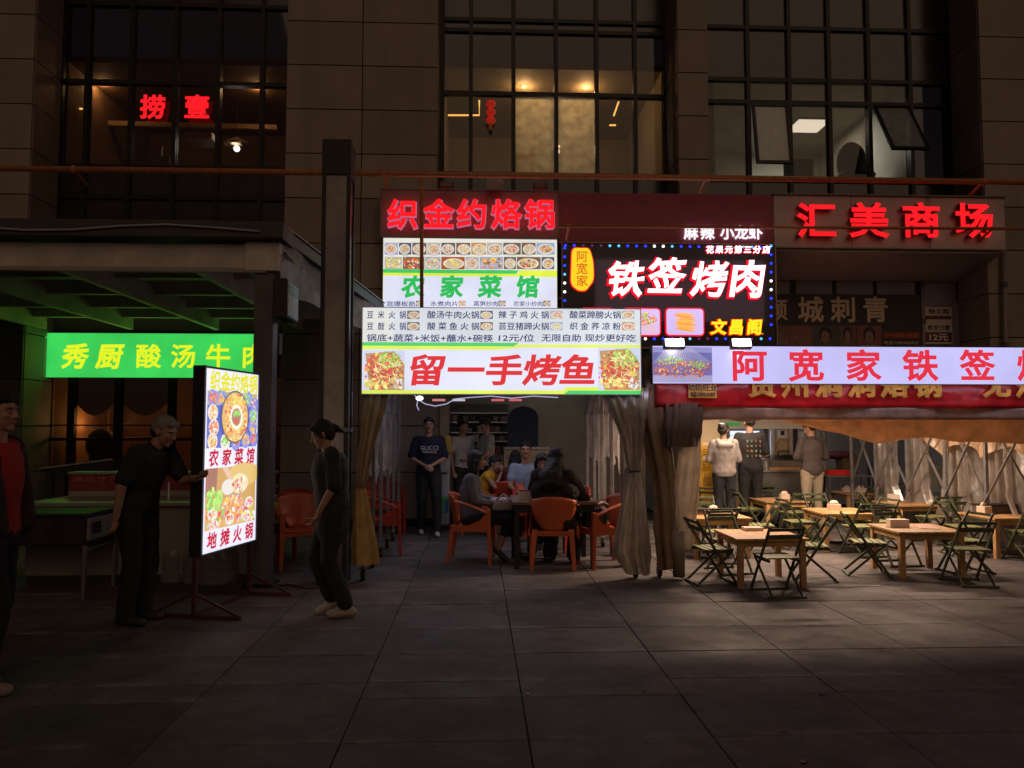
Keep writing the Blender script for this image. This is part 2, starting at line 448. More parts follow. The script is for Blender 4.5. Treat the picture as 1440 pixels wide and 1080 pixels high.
def weather(m, lo=.86, hi=1.12, streak=True):
    """piece-to-piece tone and rain streaks / grime multiplied onto a material's own colour"""
    n, l = m.node_tree.nodes, m.node_tree.links; b = n['Principled BSDF']
    old = b.inputs['Base Color'].links[0].from_socket
    oi = n.new('ShaderNodeObjectInfo'); mr = n.new('ShaderNodeMapRange'); mr.inputs[3].default_value = lo; mr.inputs[4].default_value = hi
    l.new(oi.outputs['Random'], mr.inputs[0])
    geo = n.new('ShaderNodeNewGeometry'); mp = n.new('ShaderNodeMapping'); mp.inputs['Scale'].default_value = (1.6, 1.6, .22) if streak else (1.1, 1.1, 1.1)
    no = n.new('ShaderNodeTexNoise'); no.inputs['Scale'].default_value = 1.6; no.inputs['Detail'].default_value = 7; no.inputs['Roughness'].default_value = .7
    l.new(geo.outputs['Position'], mp.inputs[0]); l.new(mp.outputs[0], no.inputs[0])
    m2 = n.new('ShaderNodeMapRange'); m2.inputs[1].default_value = .35; m2.inputs[2].default_value = .6; m2.inputs[3].default_value = .86 if streak else .72; m2.inputs[4].default_value = 1.04 if streak else 1.08
    l.new(no.outputs[0], m2.inputs[0])
    mu = n.new('ShaderNodeMath'); mu.operation = 'MULTIPLY'; l.new(mr.outputs[0], mu.inputs[0]); l.new(m2.outputs[0], mu.inputs[1])
    vm = n.new('ShaderNodeVectorMath'); vm.operation = 'SCALE'; l.new(old, vm.inputs[0]); l.new(mu.outputs[0], vm.inputs['Scale']); l.new(vm.outputs[0], b.inputs['Base Color'])
weather(M_panel); weather(M_panel2); weather(M_wood, .8, 1.2, False); weather(M_green, .75, 1.3, False)

# ------------------------------------------------------------------ ground
gb = MB(); gb.add([(-300,-300,-.05),(300,-300,-.05),(300,300,-.05),(-300,300,-.05)], [(0,1,2,3)])
ground = struct(gb.build('ground', mat('ground_grit', (.03,.026,.024), .95, var=.3, scale=3)))
pave = struct(bpy.data.objects.new('pavement', None)); COL.objects.link(pave)
def slabmat(name, k):
    m = mat(name, tuple(c*k for c in (.122,.108,.104)), .62, var=.2, scale=1.6, bump=.28, bscale=55, spec=.4)
    n, l = m.node_tree.nodes, m.node_tree.links
    b = n['Principled BSDF']; geo = n.new('ShaderNodeNewGeometry')
    no = n.new('ShaderNodeTexNoise'); no.inputs['Scale'].default_value = .9; no.inputs['Detail'].default_value = 7; no.inputs['Roughness'].default_value = .7
    l.new(geo.outputs['Position'], no.inputs['Vector'])
    mr = n.new('ShaderNodeMapRange'); mr.inputs[1].default_value = .38; mr.inputs[2].default_value = .62; mr.inputs[3].default_value = .6; mr.inputs[4].default_value = .85
    l.new(no.outputs[0], mr.inputs[0]); l.new(mr.outputs[0], b.inputs['Roughness'])
    old = b.inputs['Base Color'].links[0].from_socket
    mx = n.new('ShaderNodeMix'); mx.data_type = 'RGBA'; mx.blend_type = 'MULTIPLY'; mx.inputs[0].default_value = 1
    cr = n.new('ShaderNodeValToRGB'); cr.color_ramp.elements[0].position = .35; cr.color_ramp.elements[0].color = (.68,.66,.66,1); cr.color_ramp.elements[1].position = .65; cr.color_ramp.elements[1].color = (1.15,1.1,1.1,1)
    no2 = n.new('ShaderNodeTexNoise'); no2.inputs['Scale'].default_value = 2.7; no2.inputs['Detail'].default_value = 8; no2.inputs['Roughness'].default_value = .75
    l.new(geo.outputs['Position'], no2.inputs['Vector']); l.new(no2.outputs[0], cr.inputs[0])
    l.new(old, mx.inputs[6]); l.new(cr.outputs[0], mx.inputs[7]); l.new(mx.outputs[2], b.inputs['Base Color'])
    weather(m, .88, 1.12, False)
    # pale dust swept against the joints, broken up by noise
    tc = n.new('ShaderNodeTexCoord'); sp = n.new('ShaderNodeSeparateXYZ'); l.new(tc.outputs['Object'], sp.inputs[0])
    a = n.new('ShaderNodeMapRange'); a.inputs[1].default_value = .0; a.inputs[2].default_value = .11; a.inputs[3].default_value = 1; a.inputs[4].default_value = 0
    l.new(sp.outputs[1], a.inputs[0])
    nd = n.new('ShaderNodeTexNoise'); nd.inputs['Scale'].default_value = 1.3; nd.inputs['Detail'].default_value = 8; nd.inputs['Roughness'].default_value = .8
    l.new(geo.outputs['Position'], nd.inputs[0])
    q = n.new('ShaderNodeMapRange'); q.inputs[1].default_value = .48; q.inputs[2].default_value = .62; q.inputs[3].default_value = 0; q.inputs[4].default_value = .75; l.new(nd.outputs[0], q.inputs[0])
    mu = n.new('ShaderNodeMath'); mu.operation = 'MULTIPLY'; mu.use_clamp = True; l.new(a.outputs[0], mu.inputs[0]); l.new(q.outputs[0], mu.inputs[1])
    dx = n.new('ShaderNodeMix'); dx.data_type = 'RGBA'; dx.inputs[7].default_value = (.30,.27,.245,1)
    l.new(mu.outputs[0], dx.inputs[0]); l.new(b.inputs['Base Color'].links[0].from_socket, dx.inputs[6]); l.new(dx.outputs[2], b.inputs['Base Color'])
    # dark oily drips and chewing-gum marks
    vo = n.new('ShaderNodeTexVoronoi'); vo.inputs['Scale'].default_value = 3.2; l.new(geo.outputs['Position'], vo.inputs[0])
    vr = n.new('ShaderNodeMapRange'); vr.inputs[1].default_value = .045; vr.inputs[2].default_value = .075; vr.inputs[3].default_value = .45; vr.inputs[4].default_value = 1; l.new(vo.outputs['Distance'], vr.inputs[0])
    vs = n.new('ShaderNodeVectorMath'); vs.operation = 'SCALE'; l.new(dx.outputs[2], vs.inputs[0]); l.new(vr.outputs[0], vs.inputs['Scale']); l.new(vs.outputs[0], b.inputs['Base Color'])
    return m
SLM = [slabmat('paving_stone', 1.0), slabmat('paving_stone_pale', 1.14), slabmat('paving_stone_dark', .86)]
M_tile2 = mat('indoor_paving', (.27,.23,.215), .5, var=.15, scale=2.2, bump=.1, bscale=50)
rows = [-.4, .2, .8, 1.4, 2.0, 2.63, 3.31, 3.93, 4.55, 4.84, 5.42, 6.08, 6.92, 7.5]
rows += [7.5 + .62*i for i in range(1, 10)]
cache = {}
x0c = G(750, 1080).x
cell = G(1037, 1080).x - x0c
for ri in range(len(rows) - 1):
    ya, yb = rows[ri], rows[ri+1]
    half = max(3.5, yb * .78)
    c0 = int(math.floor((-half - x0c) / cell)); c1 = int(math.ceil((half - x0c) / cell))
    for ci in range(c0, c1):
        inside = ya >= 7.5
        k = (round(yb-ya, 2), rnd.randrange(3), inside)
        if k not in cache:
            b = MB(); g = .003
            b.slab(g, cell-g, g, (yb-ya)-g, -.04, 0, .003)
            o = b.build('paving_slab', SLM[k[1]] if not inside else SLM[(k[1]+1) % 3], pave)
            cache[k] = o
        else:
            o = cache[k].copy(); COL.objects.link(o)
        o.location = (x0c + ci*cell, ya, rnd.uniform(-.0025, .0015))
        o.rotation_euler = (rnd.uniform(-.0015,.0015), rnd.uniform(-.0015,.0015), 0)

# ------------------------------------------------------------------ mall building
YF, YW = 12.4, 13.25          # pier face, window plane
def X(px, Y=YF): return P(px, 603, Y).x
def Z(py, Y=YF, px=720): return P(px, py, Y).z
mall = thing('mall_building', 'shopping mall facade of grey-brown stone piers with dark recessed window bays above the stalls', 'building', (0, YF, 0))
TOP = 11.5
xa = [-14, X(28), X(395), X(612), X(960), X(1003), X(1397), 15]
pier_spans = [(xa[0], xa[1]), (xa[2], xa[3]), (xa[4], xa[5]), (xa[6], xa[7])]
zj = [Z(y) for y in (282, 219, 156, 93, 36)]
dz = (zj[4] - zj[0]) / 4
zlev = [zj[0] + dz*i for i in range(-9, 9)]
zlev = [max(0, z) for z in zlev if z > -.6]
for i, (a, b) in enumerate(pier_spans):
    pr = part('pier', mall)
    MB().box(a+.02, b-.02, YF+.03, YW+.3, 0, TOP).build('core', M_joint, pr, world=True)
    n = max(1, round((b-a) / 1.25)); 
    if i == 1: n = 2
    w = (b-a)/n
    for zi in range(len(zlev)-1):
        z0, z1 = zlev[zi]+.008, zlev[zi+1]-.008
        if z1 - z0 < .1 or z0 > TOP: continue
        for q in range(n):
            bb = MB(); g = .008
            bb.box(a+w*q+(g if q else 0), a+w*(q+1)-(g if q < n-1 else 0), YF, YF+.03, z0, z1)
            bb.build('panel', M_panel, pr, world=True, bevel=.003)
        for sx, on in ((a, i > 0), (b, i < 3)):
            if on:
                bb = MB(); bb.box(sx-.012, sx+.018, YF+.036, YW-.01, z0, z1) if sx == a else bb.box(sx-.018, sx+.012, YF+.036, YW-.01, z0, z1)
                bb.build('panel', M_panel, pr, world=True, bevel=.003)
# window bays: (x left, x right, mullion px list, room style)
def bay(x0, x1, mx, rows_py, lit_rows, room_col, sashes=(), frost=(), lit_j=2):
    w = part('window', mall)
    fr = MB(); zt = [Z(y, YW) for y in rows_py]
    xs = [P(m, 180, YW).x for m in mx]
    for x in xs: fr.box(x-.035, x+.035, YW-.06, YW+.08, Z(420, YW), TOP)
    for z in zt: fr.box(x0, x1, YW-.05, YW+.07, z-.035, z+.035)
    fr.box(x0-.02, x0+.04, YW-.05, YW+.07, Z(420, YW), TOP); fr.box(x1-.04, x1+.02, YW-.05, YW+.07, Z(420, YW), TOP)
    fr.build('frame', M_frame, w, world=True)
    zs = sorted([Z(420, YW)] + zt + [TOP])
    xx = [x0] + xs + [x1]
    for i in range(len(xx)-1):
        if xx[i+1]-xx[i] < .08: continue
        for j in range(len(zs)-1):
            if zs[j+1]-zs[j] < .08: continue
            mid = (zs[j]+zs[j+1])/2
            lit = lit_rows[0] < mid < lit_rows[1]
            if (i, j) in sashes: continue
            MB().box(xx[i]+.035, xx[i+1]-.035, YW, YW+.012, zs[j]+.035, zs[j+1]-.035).build('pane', (M_frost if (i in frost and j == lit_j) else M_glass) if lit else M_spandrel, w, world=True)
    return w, xx, zs
def room(x0, x1, z0, z1, depth, col, name):
    m = mat(name, col, .75, var=.25, scale=1.2)
    b = MB(); y0 = YW+.1; y1 = YW+depth; t = .1
    b.box(x0, x1, y1, y1+t, z0-t, z1+t); b.box(x0-t, x0, y0, y1, z0-t, z1+t); b.box(x1, x1+t, y0, y1, z0-t, z1+t)
    b.box(x0-t, x1+t, y0, y1, z0-t-.02, z0-.0); b.box(x0-t, x1+t, y0, y1, z1+.002, z1+t)
    return b.build('room', m, mall, world=True)
ZB, ZC = Z(248, YW), Z(96, YW)
bay(xa[1], xa[2], [72, 122, 184, 246, 307, 368], [20, 127, 243, 285], (ZB, ZC+.4), None)
room(xa[1]+.05, xa[2]-.05, ZB, ZC, 3.4, (.20,.11,.05), 'room_amber')
bay(xa[3], xa[4], [622, 662, 722, 782, 839, 893], [30, 45, 133, 246], (ZB, ZC+.6), None, frost=(3, 4), lit_j=1)
room(xa[3]+.05, xa[4]-.05, ZB, ZC+.04, 3.4, (.24,.19,.11), 'room_olive')
w3, xx3, zs3 = bay(xa[5], xa[6], [1052, 1110, 1166, 1222, 1280, 1352], [32, 106, 138, 248], (ZB, Z(104, YW)), None, sashes=((1, 1), (4, 1)))
room(xa[5]+.4, X(1290, YW), ZB, Z(104, YW), 3.6, (.36,.35,.31), 'room_pale')
# projecting top-hung sashes
for k, (i, deg) in enumerate(((1, 9), (4, 30))):
    a, b = xx3[i]+.05, xx3[i+1]-.05; zt, zb = zs3[2]-.05, zs3[1]+.2
    sh = part('sash', mall, (0, 0, 0)); hgt = zt-zb
    fr = MB()
    fr.box(a, a+.05, -.03, .02, -hgt, 0); fr.box(b-.05, b, -.03, .02, -hgt, 0); fr.box(a+.05, b-.05, -.03, .02, -.05, 0); fr.box(a+.05, b-.05, -.03, .02, -hgt, -hgt+.05)
    g = MB().box(a+.05, b-.05, -.01, .0, -hgt+.05, -.05)
    for o in (fr.build('frame', M_frame, sh), g.build('pane', vinylmat('dusty_glass', (.30,.29,.30), .3, .15, .5), sh)): pass
    sh.location = (0, YW-.06-YF, zt); sh.rotation_euler = (R(-deg), 0, 0)
# low interior walls of ground floor and floor slab soffit between floors
ZG = Z(345, YW)
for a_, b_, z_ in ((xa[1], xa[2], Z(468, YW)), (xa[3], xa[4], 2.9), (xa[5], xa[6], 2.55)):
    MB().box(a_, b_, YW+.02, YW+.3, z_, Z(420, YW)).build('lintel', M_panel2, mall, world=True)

# ------------------------------------------------------------------ things seen in upper rooms
def downlight(px, py, Y, col, label, e=10, r=.05):
    p = P(px, py, Y)
    t = thing('ceiling_downlight', label, 'ceiling light', p)
    MB().lathe([(r*1.5, 0), (r*1.5, .02), (r, .03)], n=14).build('trim_ring', M_alu, t)
    MB().lathe([(.001, -.012), (r*.8, -.012), (r, -.001), (.001, .0)], n=14).build('lens', emat('downlight_lens_%s' % ('w' if col[2] < .6 else 'c'), col, 9), t)
    lamp('POINT', p - Vector((0, 0, .12)), e, col, t, .05)
    return t
WARM = (1, .62, .28)
downlight(145, 112, YW+1.0, WARM, 'small warm downlight behind the second pane of the upper left window bay', 16)
downlight(362, 117, YW+1.0, WARM, 'small warm downlight at the right end of the upper left window bay', 16)
downlight(737, 122, YW+.8, WARM, 'left warm downlight above the frosted panes of the middle window bay', 32)
downlight(824, 123, YW+.8, WARM, 'right warm downlight above the frosted panes of the middle window bay', 32)
def pendant(px, py, Y, label, shade_py, e):
    p = P(px, py, Y)
    t = thing('pendant_lamp', label, 'pendant lamp', p)
    MB().ell((0, 0, 0), (.06, .06, .06)).build('bulb', emat('white_bulb', (1, .93, .95), 6), t, smooth=True)
    MB().lathe([(.24, .07), (.2, .12), (.04, .2), (.02, .22)], n=20).build('lamp_shade', mat('rattan_shade', (.45,.33,.2), .7, var=.3, scale=40), t, smooth=True)
    MB().tube([(0, 0, .2), (0, 0, ZC - p.z - .05)], .006, 5).build('cord', M_black, t)
    lamp('POINT', p - Vector((0, .1, .02)), e, (1, .93, .9), t, .06)
pendant(333, 209, YW+1.4, 'round shaded pendant lamp glowing white at the right of the upper left windows', 0, 9)
pendant(783, 213, YW+1.6, 'pendant lamp glowing white behind the frosted panes of the middle window bay', 0, 16)
# LED panel
p0 = P(1136, 163, YW+2.0)
t = thing('ceiling_panel_lamp', 'flat square white panel lamp on the ceiling of the upper right room', 'ceiling light', (p0.x, p0.y, Z(104, YW)-.03))
MB().box(-.36, .36, -.36, .36, 0, .025).build('housing', M_alu, t)
MB().box(-.33, .33, -.33, .33, -.006, -.001).build('diffuser', emat('panel_diffuser', (1, .93, .78), 2.2), t)
lamp('AREA', t.location - Vector((0, 0, .04)), 32, (1, .92, .75), t, .6)
t['label'] = 'flat square white panel lamp on the ceiling of the upper right room'
# wall LED strips
def ledstrip(pts, Y, label, col=(1,.55,.14), s=3.2):
    q = [P(x, y, Y) for x, y in pts]
    b = MB().tube(q, .016, 6)
    for a_, b_ in zip(q, q[1:]): pass
    o = b.build('led_strip', emat('led_strip_amber', col, s)); tag(o, label, 'led strip')
ledstrip([(630, 162), (674, 162), (674, 141)], YW+.5, 'L-shaped amber LED strip behind the left panes of the middle window bay')
ledstrip([(870, 143), (863, 163)], YW+.5, 'short slanted amber LED strip in the right part of the middle window bay')
ledstrip([(857, 176), (866, 176)], YW+.5, 'tiny horizontal amber LED strip below the slanted strip of the middle window bay')
ledstrip([(80, 152), (116, 153)], YW+.5, 'horizontal amber LED strip behind the leftmost pane of the upper left windows')
# lanterns
p0 = P(690, 143, YW-.12)
t = thing('red_lantern_string', 'string of three small red lanterns hanging in the middle window bay', 'lantern', p0)
for k in range(3):
    MB().ell((0, 0, -.04-.145*k), (.085, .085, .07)).build('lantern', mat('lantern_red', (.6,.03,.02), .5, emit=(1,.05,.02), estr=.22), t, smooth=True)
MB().tube([(0,0,.12), (0,0,-.5)], .004, 4).build('cord', M_redpl, t)
MB().box(-.03,.03,-.01,.01,-.5,-.40).build('tassel', mat('tassel_gold', (.6,.35,.1), .6), t)
# furniture silhouettes
def backchair(px, py, Y, s, label):
    p = P(px, py, Y); t = thing('armchair', label, 'chair', p)
    MB().box(-.28*s, .28*s, -.03, .03, .3*s, .36*s).build('back_rail', M_black, t)
    MB().box(-.05*s, .05*s, -.02, .02, -.2, .3*s).build('splat', M_black, t)
    for q in (-1, 1): MB().box(q*.24*s-.02, q*.24*s+.02, -.02, .02, -.25, .3*s).build('back_post', M_black, t)
    MB().box(-.28*s, .28*s, -.02, .45, -.3, -.24).build('seat', M_black, t)
backchair(743, 240, YW+.45, .9, 'dark yoke-back armchair seen through the frosted pane of the middle window bay')
def roundback(px, py, Y, r, label):
    p = P(px, py, Y); t = thing('round_back_chair', label, 'chair', p)
    MB().lathe([(.01,.02),(r*.97,.02),(r,.0),(r*.97,-.02),(.01,-.02)], n=24).build('backrest', mat('dark_upholstery', (.03,.025,.025), .7), t).rotation_euler = (R(90), 0, 0)
    MB().box(-r*.8, r*.8, 0, .4, -r-.05, -r+.05).build('seat', M_black, t)
roundback(796, 268, YW+.35, .27, 'left of two round-backed dark chairs just above the amber-lit sill of the middle window bay')
roundback(824, 272, YW+.4, .27, 'right of two round-backed dark chairs above the sill of the middle window bay')
p0 = P(218, 228, YW+.5); t = thing('cash_register', 'pale boxy till on the sill behind the upper left windows', 'till', p0)
MB().box(-.26, .26, 0, .3, -.1, .12).build('base', mat('till_beige', (.5,.42,.33), .6), t); MB().box(-.1, .09, .05, .12, .12, .32).build('screen', mat('till_beige', (.5,.42,.33)), t)
p0 = P(279, 190, YW+.9); t = thing('ceiling_beam_box', 'pale duct box hanging below the ceiling behind the character pane of the upper left windows', 'duct', p0)
MB().box(-.24, .24, 0, .5, -.06, .06).build('duct', mat('till_beige', (.5,.42,.33)), t)
for lab, pts in (('long pale service beam across the back of the upper left room', [(75,172),(390,180)]),):
    a, b = P(*pts[0], YW+1.6), P(*pts[1], YW+1.6)
    o = MB().bar(a, b, .1, .09).build('service_beam', mat('beam_tan', (.42,.27,.14), .6)); tag(o, lab, 'beam')
p0 = P(1205, 232, YW+.7); t = thing('office_chair', 'dark draped high-back chair behind the third pane of the upper right windows', 'chair', p0)
MB().ell((0,.2,.1), (.3,.15,.42)).build('backrest', mat('chair_cover', (.09,.085,.08), .8), t, smooth=True); MB().ell((0,.05,-.2), (.36,.3,.12)).build('seat', mat('chair_cover', (.09,.085,.08)), t, smooth=True)
p0 = P(1128, 244, YW+.6); t = thing('file_box', 'dark box file standing on the desk behind the second pane of the upper right windows', 'box', p0)
MB().box(-.25,.22,0,.25,-.1,.28).build('box', mat('chair_cover', (.09,.085,.08)), t)

# red window characters
t = thing('window_character_sign', 'two glowing red characters hung inside the upper left windows', 'neon sign', P(245, 150, YW-.1))
for ch, cx in (('捞', 215), ('壹', 277)):
    p0 = P(cx, 150, YW-.1)
    text('character', ch, p0.x, p0.z, .43, M_neonred, t, y=YW-.1, bold=.035, depth=.05, world=True)

# ------------------------------------------------------------------ pipes on the facade
def pipe(name, label, a, b, r, m=M_copper, brackets=()):
    t = thing(name, label, 'pipe', a)
    MB().tube([a, b], r, 10).build('pipe', m, t, smooth=True, world=True)
    for q in brackets:
        c = Vector(a).lerp(Vector(b), q)
        MB().bar(c, c + Vector((0, .35, -.12)), .03).build('bracket', m, t, world=True)
        MB().tube([c - Vector((.03,0,0)), c + Vector((.03,0,0))], r*1.3, 10).build('collar', m, t, world=True)
YP = 11.6
pipe('rust_pipe', 'long rust-orange pipe running across the whole facade below the upper windows', P(-60, 236, YP), P(1500, 257, YP), .045, brackets=(.1, .37, .66, .92))
pipe('rust_pipe', 'thinner rust-orange pipe crossing the red header and the mall name characters', P(785, 318, YP), P(1500, 322, YP), .024, brackets=(.02, .85))
pipe('rust_pipe', 'upright rust-brown pipe standing before the farmhouse dish lightbox', P(593, 252, YP-.06), P(593, 436, YP-.06), .028)
for lab, pt in (('grey rain pipe with couplings beside the doorway of the haircut notice', (1296, 370, 487, YW-.1)), ('grey rain pipe with couplings on the corner of the right stone pier', (1412, 350, 600, YF-.08))):
    px, ya, yb, Y = pt
    t = thing('drain_pipe', lab, 'pipe', P(px, ya, Y))
    a, b = P(px, ya, Y), P(px+5, yb+90, Y)
    MB().tube([a, b], .035, 10).build('pipe', mat('grey_pvc', (.25,.22,.22), .5), t, smooth=True, world=True)
    for q in (.15, .4, .65, .85):
        c = a.lerp(b, q); MB().tube([c-Vector((0,0,.04)), c+Vector((0,0,.04))], .05, 10).build('coupling', mat('grey_pvc_dark', (.10,.09,.09), .5), t, world=True)

# ------------------------------------------------------------------ wall signs
def signbox(name, label, px0, px1, py0, py1, Y, thick=.16, cat='sign', lit=None, case=M_case, body=True):
    """a box sign; returns root and its face rectangle (local x, z with the face at local y=0)"""
    a, b = P(px0, py1, Y), P(px1, py0, Y)
    x0, x1 = a.x, b.x
    z0, z1 = (P(px0, py1, Y).z + P(px1, py1, Y).z)/2, (P(px0, py0, Y).z + P(px1, py0, Y).z)/2
    t = thing(name, label, cat, ((x0+x1)/2, Y, (z0+z1)/2))
    w, h = x1-x0, z1-z0
    if body: MB().box(-w/2, w/2, .004, thick, -h/2, h/2).build('case', case, t, bevel=.006)
    return t, w, h
def U(t, px, py):   # local x,z in a sign from a pixel
    p = P(px, py, t.location.y); return p.x - t.location.x, p.z - t.location.z
def trim(t, w, h, m, d=.02, r=.012):
    f = MB(); f.box(-w/2-r, w/2+r, -d, .002, h/2, h/2+r); f.box(-w/2-r, w/2+r, -d, .002, -h/2-r, -h/2); f.box(-w/2-r, -w/2, -d, .002, -h/2, h/2); f.box(w/2, w/2+r, -d, .002, -h/2, h/2)
    return f.build('trim', m, t)
WH = (.74,.76,.92); WW = (.80,.80,.72)
CG = (.045,.60,.13); CY = (.74,.86,.06)
# 1 red neon name board
t, w, h = signbox('neon_name_board', 'dark wall board with five thick red neon characters above the dish lightbox', 535, 785, 268, 334, YF-.32, .3, 'sign', case=M_board)
trim(t, w, h, M_grey, .015)
for i, ch in enumerate('织金约烙锅'):
    cx, cz = U(t, [567, 617, 664, 712, 759][i], 302)
    text('character', ch, cx, cz, .49, M_neonred, t, y=-.07, bold=.026, depth=.1, sz=1.0)
    text('character_glow', ch, cx, cz, .49, emat('pink_backlight', (1,.25,.45), .5), t, y=-.006, bold=.048, depth=.006, sz=1.0)
# 2 farmhouse dish lightbox
t, w, h = signbox('dish_lightbox', 'tall white lightbox with two rows of dish photographs above four green characters', 538, 783, 336, 470, YF-.32, .22, 'sign')
trim(t, w, h, M_alu, .012, .01)
pr = Print(0)
x0, _ = U(t, 538, 400); x1, _ = U(t, 783, 400)
pr.quad(-w/2, w/2, -h/2, h/2, WW)
pr.quad(-w/2+.02, w/2-.02, U(t, 600, 470)[1]+.02, U(t, 600, 386)[1], WH)
za, zb = U(t, 600, 384)[1], U(t, 600, 379)[1]
pr.quad(-w/2, w/2, za-.045, zb-.045, CY); pr.poly([(-w/2, za), (.28*w-.05, za), (.28*w, zb), (-w/2, zb)], CG); pr.quad(.28*w, w/2, za-.01, zb, CY)
pr.build('print_ground', M_lit, t, recalc=False)
r1 = [193,290,380,482,576,676,778,884,994,1118,1218,1346]; r2 = [193,316,468,576,740,834,998,1086,1252,1344]
def cx_(v): return 500 + v/4.8
for rr, (ya, yb) in ((r1, (341.5, 358)), (r2, (361.5, 378.5))):
    for i in range(len(rr)-1):
        p = Print(-.003)
        a = U(t, cx_(rr[i])+.6, yb); b = U(t, cx_(rr[i+1])-.6, ya)
        sd = rr[i]*7 + int(ya)
        if rr is r2 and i == 3: dish(p, a[0], b[0], a[1], b[1], sd, [YEL,(.95,.75,.1)], (.4,.08,.03), 26)
        elif rr is r2 and i in (0, 1, 5): dish(p, a[0], b[0], a[1], b[1], sd, [[YEL,(.8,.8,.2),WHT],[RED,ORG,WHT],[],[],[],[BRN,ORG,YEL]][i], None, 60, plate=False)
        else: dish(p, a[0], b[0], a[1], b[1], sd, None, None, 30)
        p.build('dish_photo', M_lit, t, recalc=False)
        cp = Print(-.002)
        for q in range(5):
            xq = a[0] + (b[0]-a[0])*(.3+.09*q); zq = a[1]-.014
            cp.quad(xq, xq+.008, zq-.004, zq+.004, (.15,.12,.2))
        cp.build('caption', M_lit, t, recalc=False)
E_green = emat('lit_green_ink', (.035,.55,.11), .95); E_navy = emat('lit_navy_ink', (.035,.035,.16), .9); E_red = emat('lit_red_ink', (.78,.045,.05), .98)
for i, ch in enumerate('农家菜馆'):
    cx, cz = U(t, [580, 634, 688, 741][i], 403)
    text('character', ch, cx, cz, .36, E_green, t, y=-.006, bold=.038, shear=.1, sx=1.02)
for ii, (s, a, b) in enumerate((('宫爆板筋', 544, 584), ('水煮肉片', 605, 644), ('莴笋炒肉', 666, 700), ('农家小炒肉', 722, 763))):
    xa_, cz = U(t, a, 427); xb_, _ = U(t, b, 427)
    n = len(s)
    me_parent = t
    body = s
    text('menu_line', body, (xa_+xb_)/2, cz, .088, E_navy, t, y=-.005, bold=.008, fit=xb_-xa_)
    p = Print(-.003); q0 = U(t, b+1, 430.5); q1 = U(t, b+11, 423); dish(p, q0[0], q1[0], q0[1], q1[1], 300+ii, None, None, 18); p.build('dish_photo', M_lit, t, recalc=False)
# 3 maroon header with small white characters
t, w, h = signbox('maroon_header_board', 'plain maroon fascia board with small white glowing characters above the skewer sign', 786, 1090, 272, 344, YF-.30, .25, 'sign', case=mat('maroon_board', (.34,.045,.09), .45, var=.12, scale=3))
E_white = emat('white_letter', (.95,.93,1), 1.2)
for i, ch in enumerate('麻辣小龙虾'):
    cx, cz = U(t, [971, 994, 1022, 1042, 1062][i], 327.5)
    text('character', ch, cx, cz, .235, E_white, t, y=-.03, bold=.03, depth=.03)
# 4 skewer neon sign
t, w, h = signbox('skewer_neon_sign', 'black rectangular neon sign with big white brush characters, yellow badge and LED dot border', 791, 1089, 343, 489, YF-.36, .2, 'sign', case=mat('sign_face_black', (.012,.009,.014), .28, var=.2, scale=2))
trim(t, w, h, mat('brass_trim', (.4,.3,.16), .4, .7), .03, .012)
E_hot = emat('hot_white_neon', (1,.93,.96), 2.2); E_rim = emat('red_neon_rim', (1,.01,.03), .95); E_pink = emat('pink_neon_rim', (1,.2,.4), .5); E_yel = emat('yellow_neon', (1,.72,.02), 1.25)
for i, ch in enumerate('铁签烤肉'):
    px, py, s = [(877, 392, .82), (934, 388, .84), (994, 392, .82), (1047, 392, .86)][i]
    cx, cz = U(t, px, py)
    text('character', ch, cx, cz, s*.72, E_hot, t, y=-.05, bold=.022, shear=.16, depth=.03, jag=.05)
    text('character_rim', ch, cx-.012, cz-.012, s*.72, E_rim, t, y=-.018, bold=.062, shear=.16, depth=.03, jag=.035)
for i, ch in enumerate('花果元第三分店'):
    cx, cz = U(t, 997+13.2*i, 351.5)
    text('character', ch, cx, cz, .128, E_hot, t, y=-.04, bold=.03, shear=.1, depth=.02, jag=.03); text('character_rim', ch, cx, cz, .128, E_rim, t, y=-.015, bold=.1, shear=.1, depth=.02, jag=.03)
for i, ch in enumerate('文昌阁'):
    cx, cz = U(t, [1009, 1033.5, 1059][i], 460)
    text('character', ch, cx, cz, .25, E_yel, t, y=-.04, bold=.04, shear=.12, depth=.02, jag=.03); text('character_rim', ch, cx, cz, .25, emat('orange_neon_rim', (1,.04,.0), .95), t, y=-.015, bold=.09, shear=.12, depth=.02, jag=.03)
lamp('AREA', t.location + Vector((.2, -.10, .1)), 5, (1,.55,.72), t, w*.8, rot=(R(90), 0, 0), sizey=h*.6, name='neon_light')
bx0, bz0 = U(t, 802.5, 408); bx1, bz1 = U(t, 833, 349)
bw, bh = bx1-bx0, bz1-bz0; bcx, bcz = (bx0+bx1)/2, (bz0+bz1)/2
def lump(r, k):
    pts = []
    for i in range(40):
        a = 2*math.pi*i/40; q = 1 + .04*math.cos(5*a+1) + .03*math.cos(3*a)
        ca, sa = math.cos(a), math.sin(a)
        pts.append((bcx + (bw/2+k)*q*math.copysign(abs(ca)**.7, ca), bcz + (bh/2+k)*q*math.copysign(abs(sa)**.6, sa)))
    return pts
MB().prism(lump(0, .018), -.02, -.002).build('badge_rim', E_rim, t); MB().prism(lump(0, 0), -.045, -.021).build('badge', emat('badge_yellow', (1,.66,.02), 1.05), t)
for i, ch in enumerate('阿宽家'): text('character', ch, bcx, bcz+(1-i)*.195, .19, emat('badge_red_ink', (.85,.12,.02), .8), t, y=-.05, bold=.008, jag=.02)
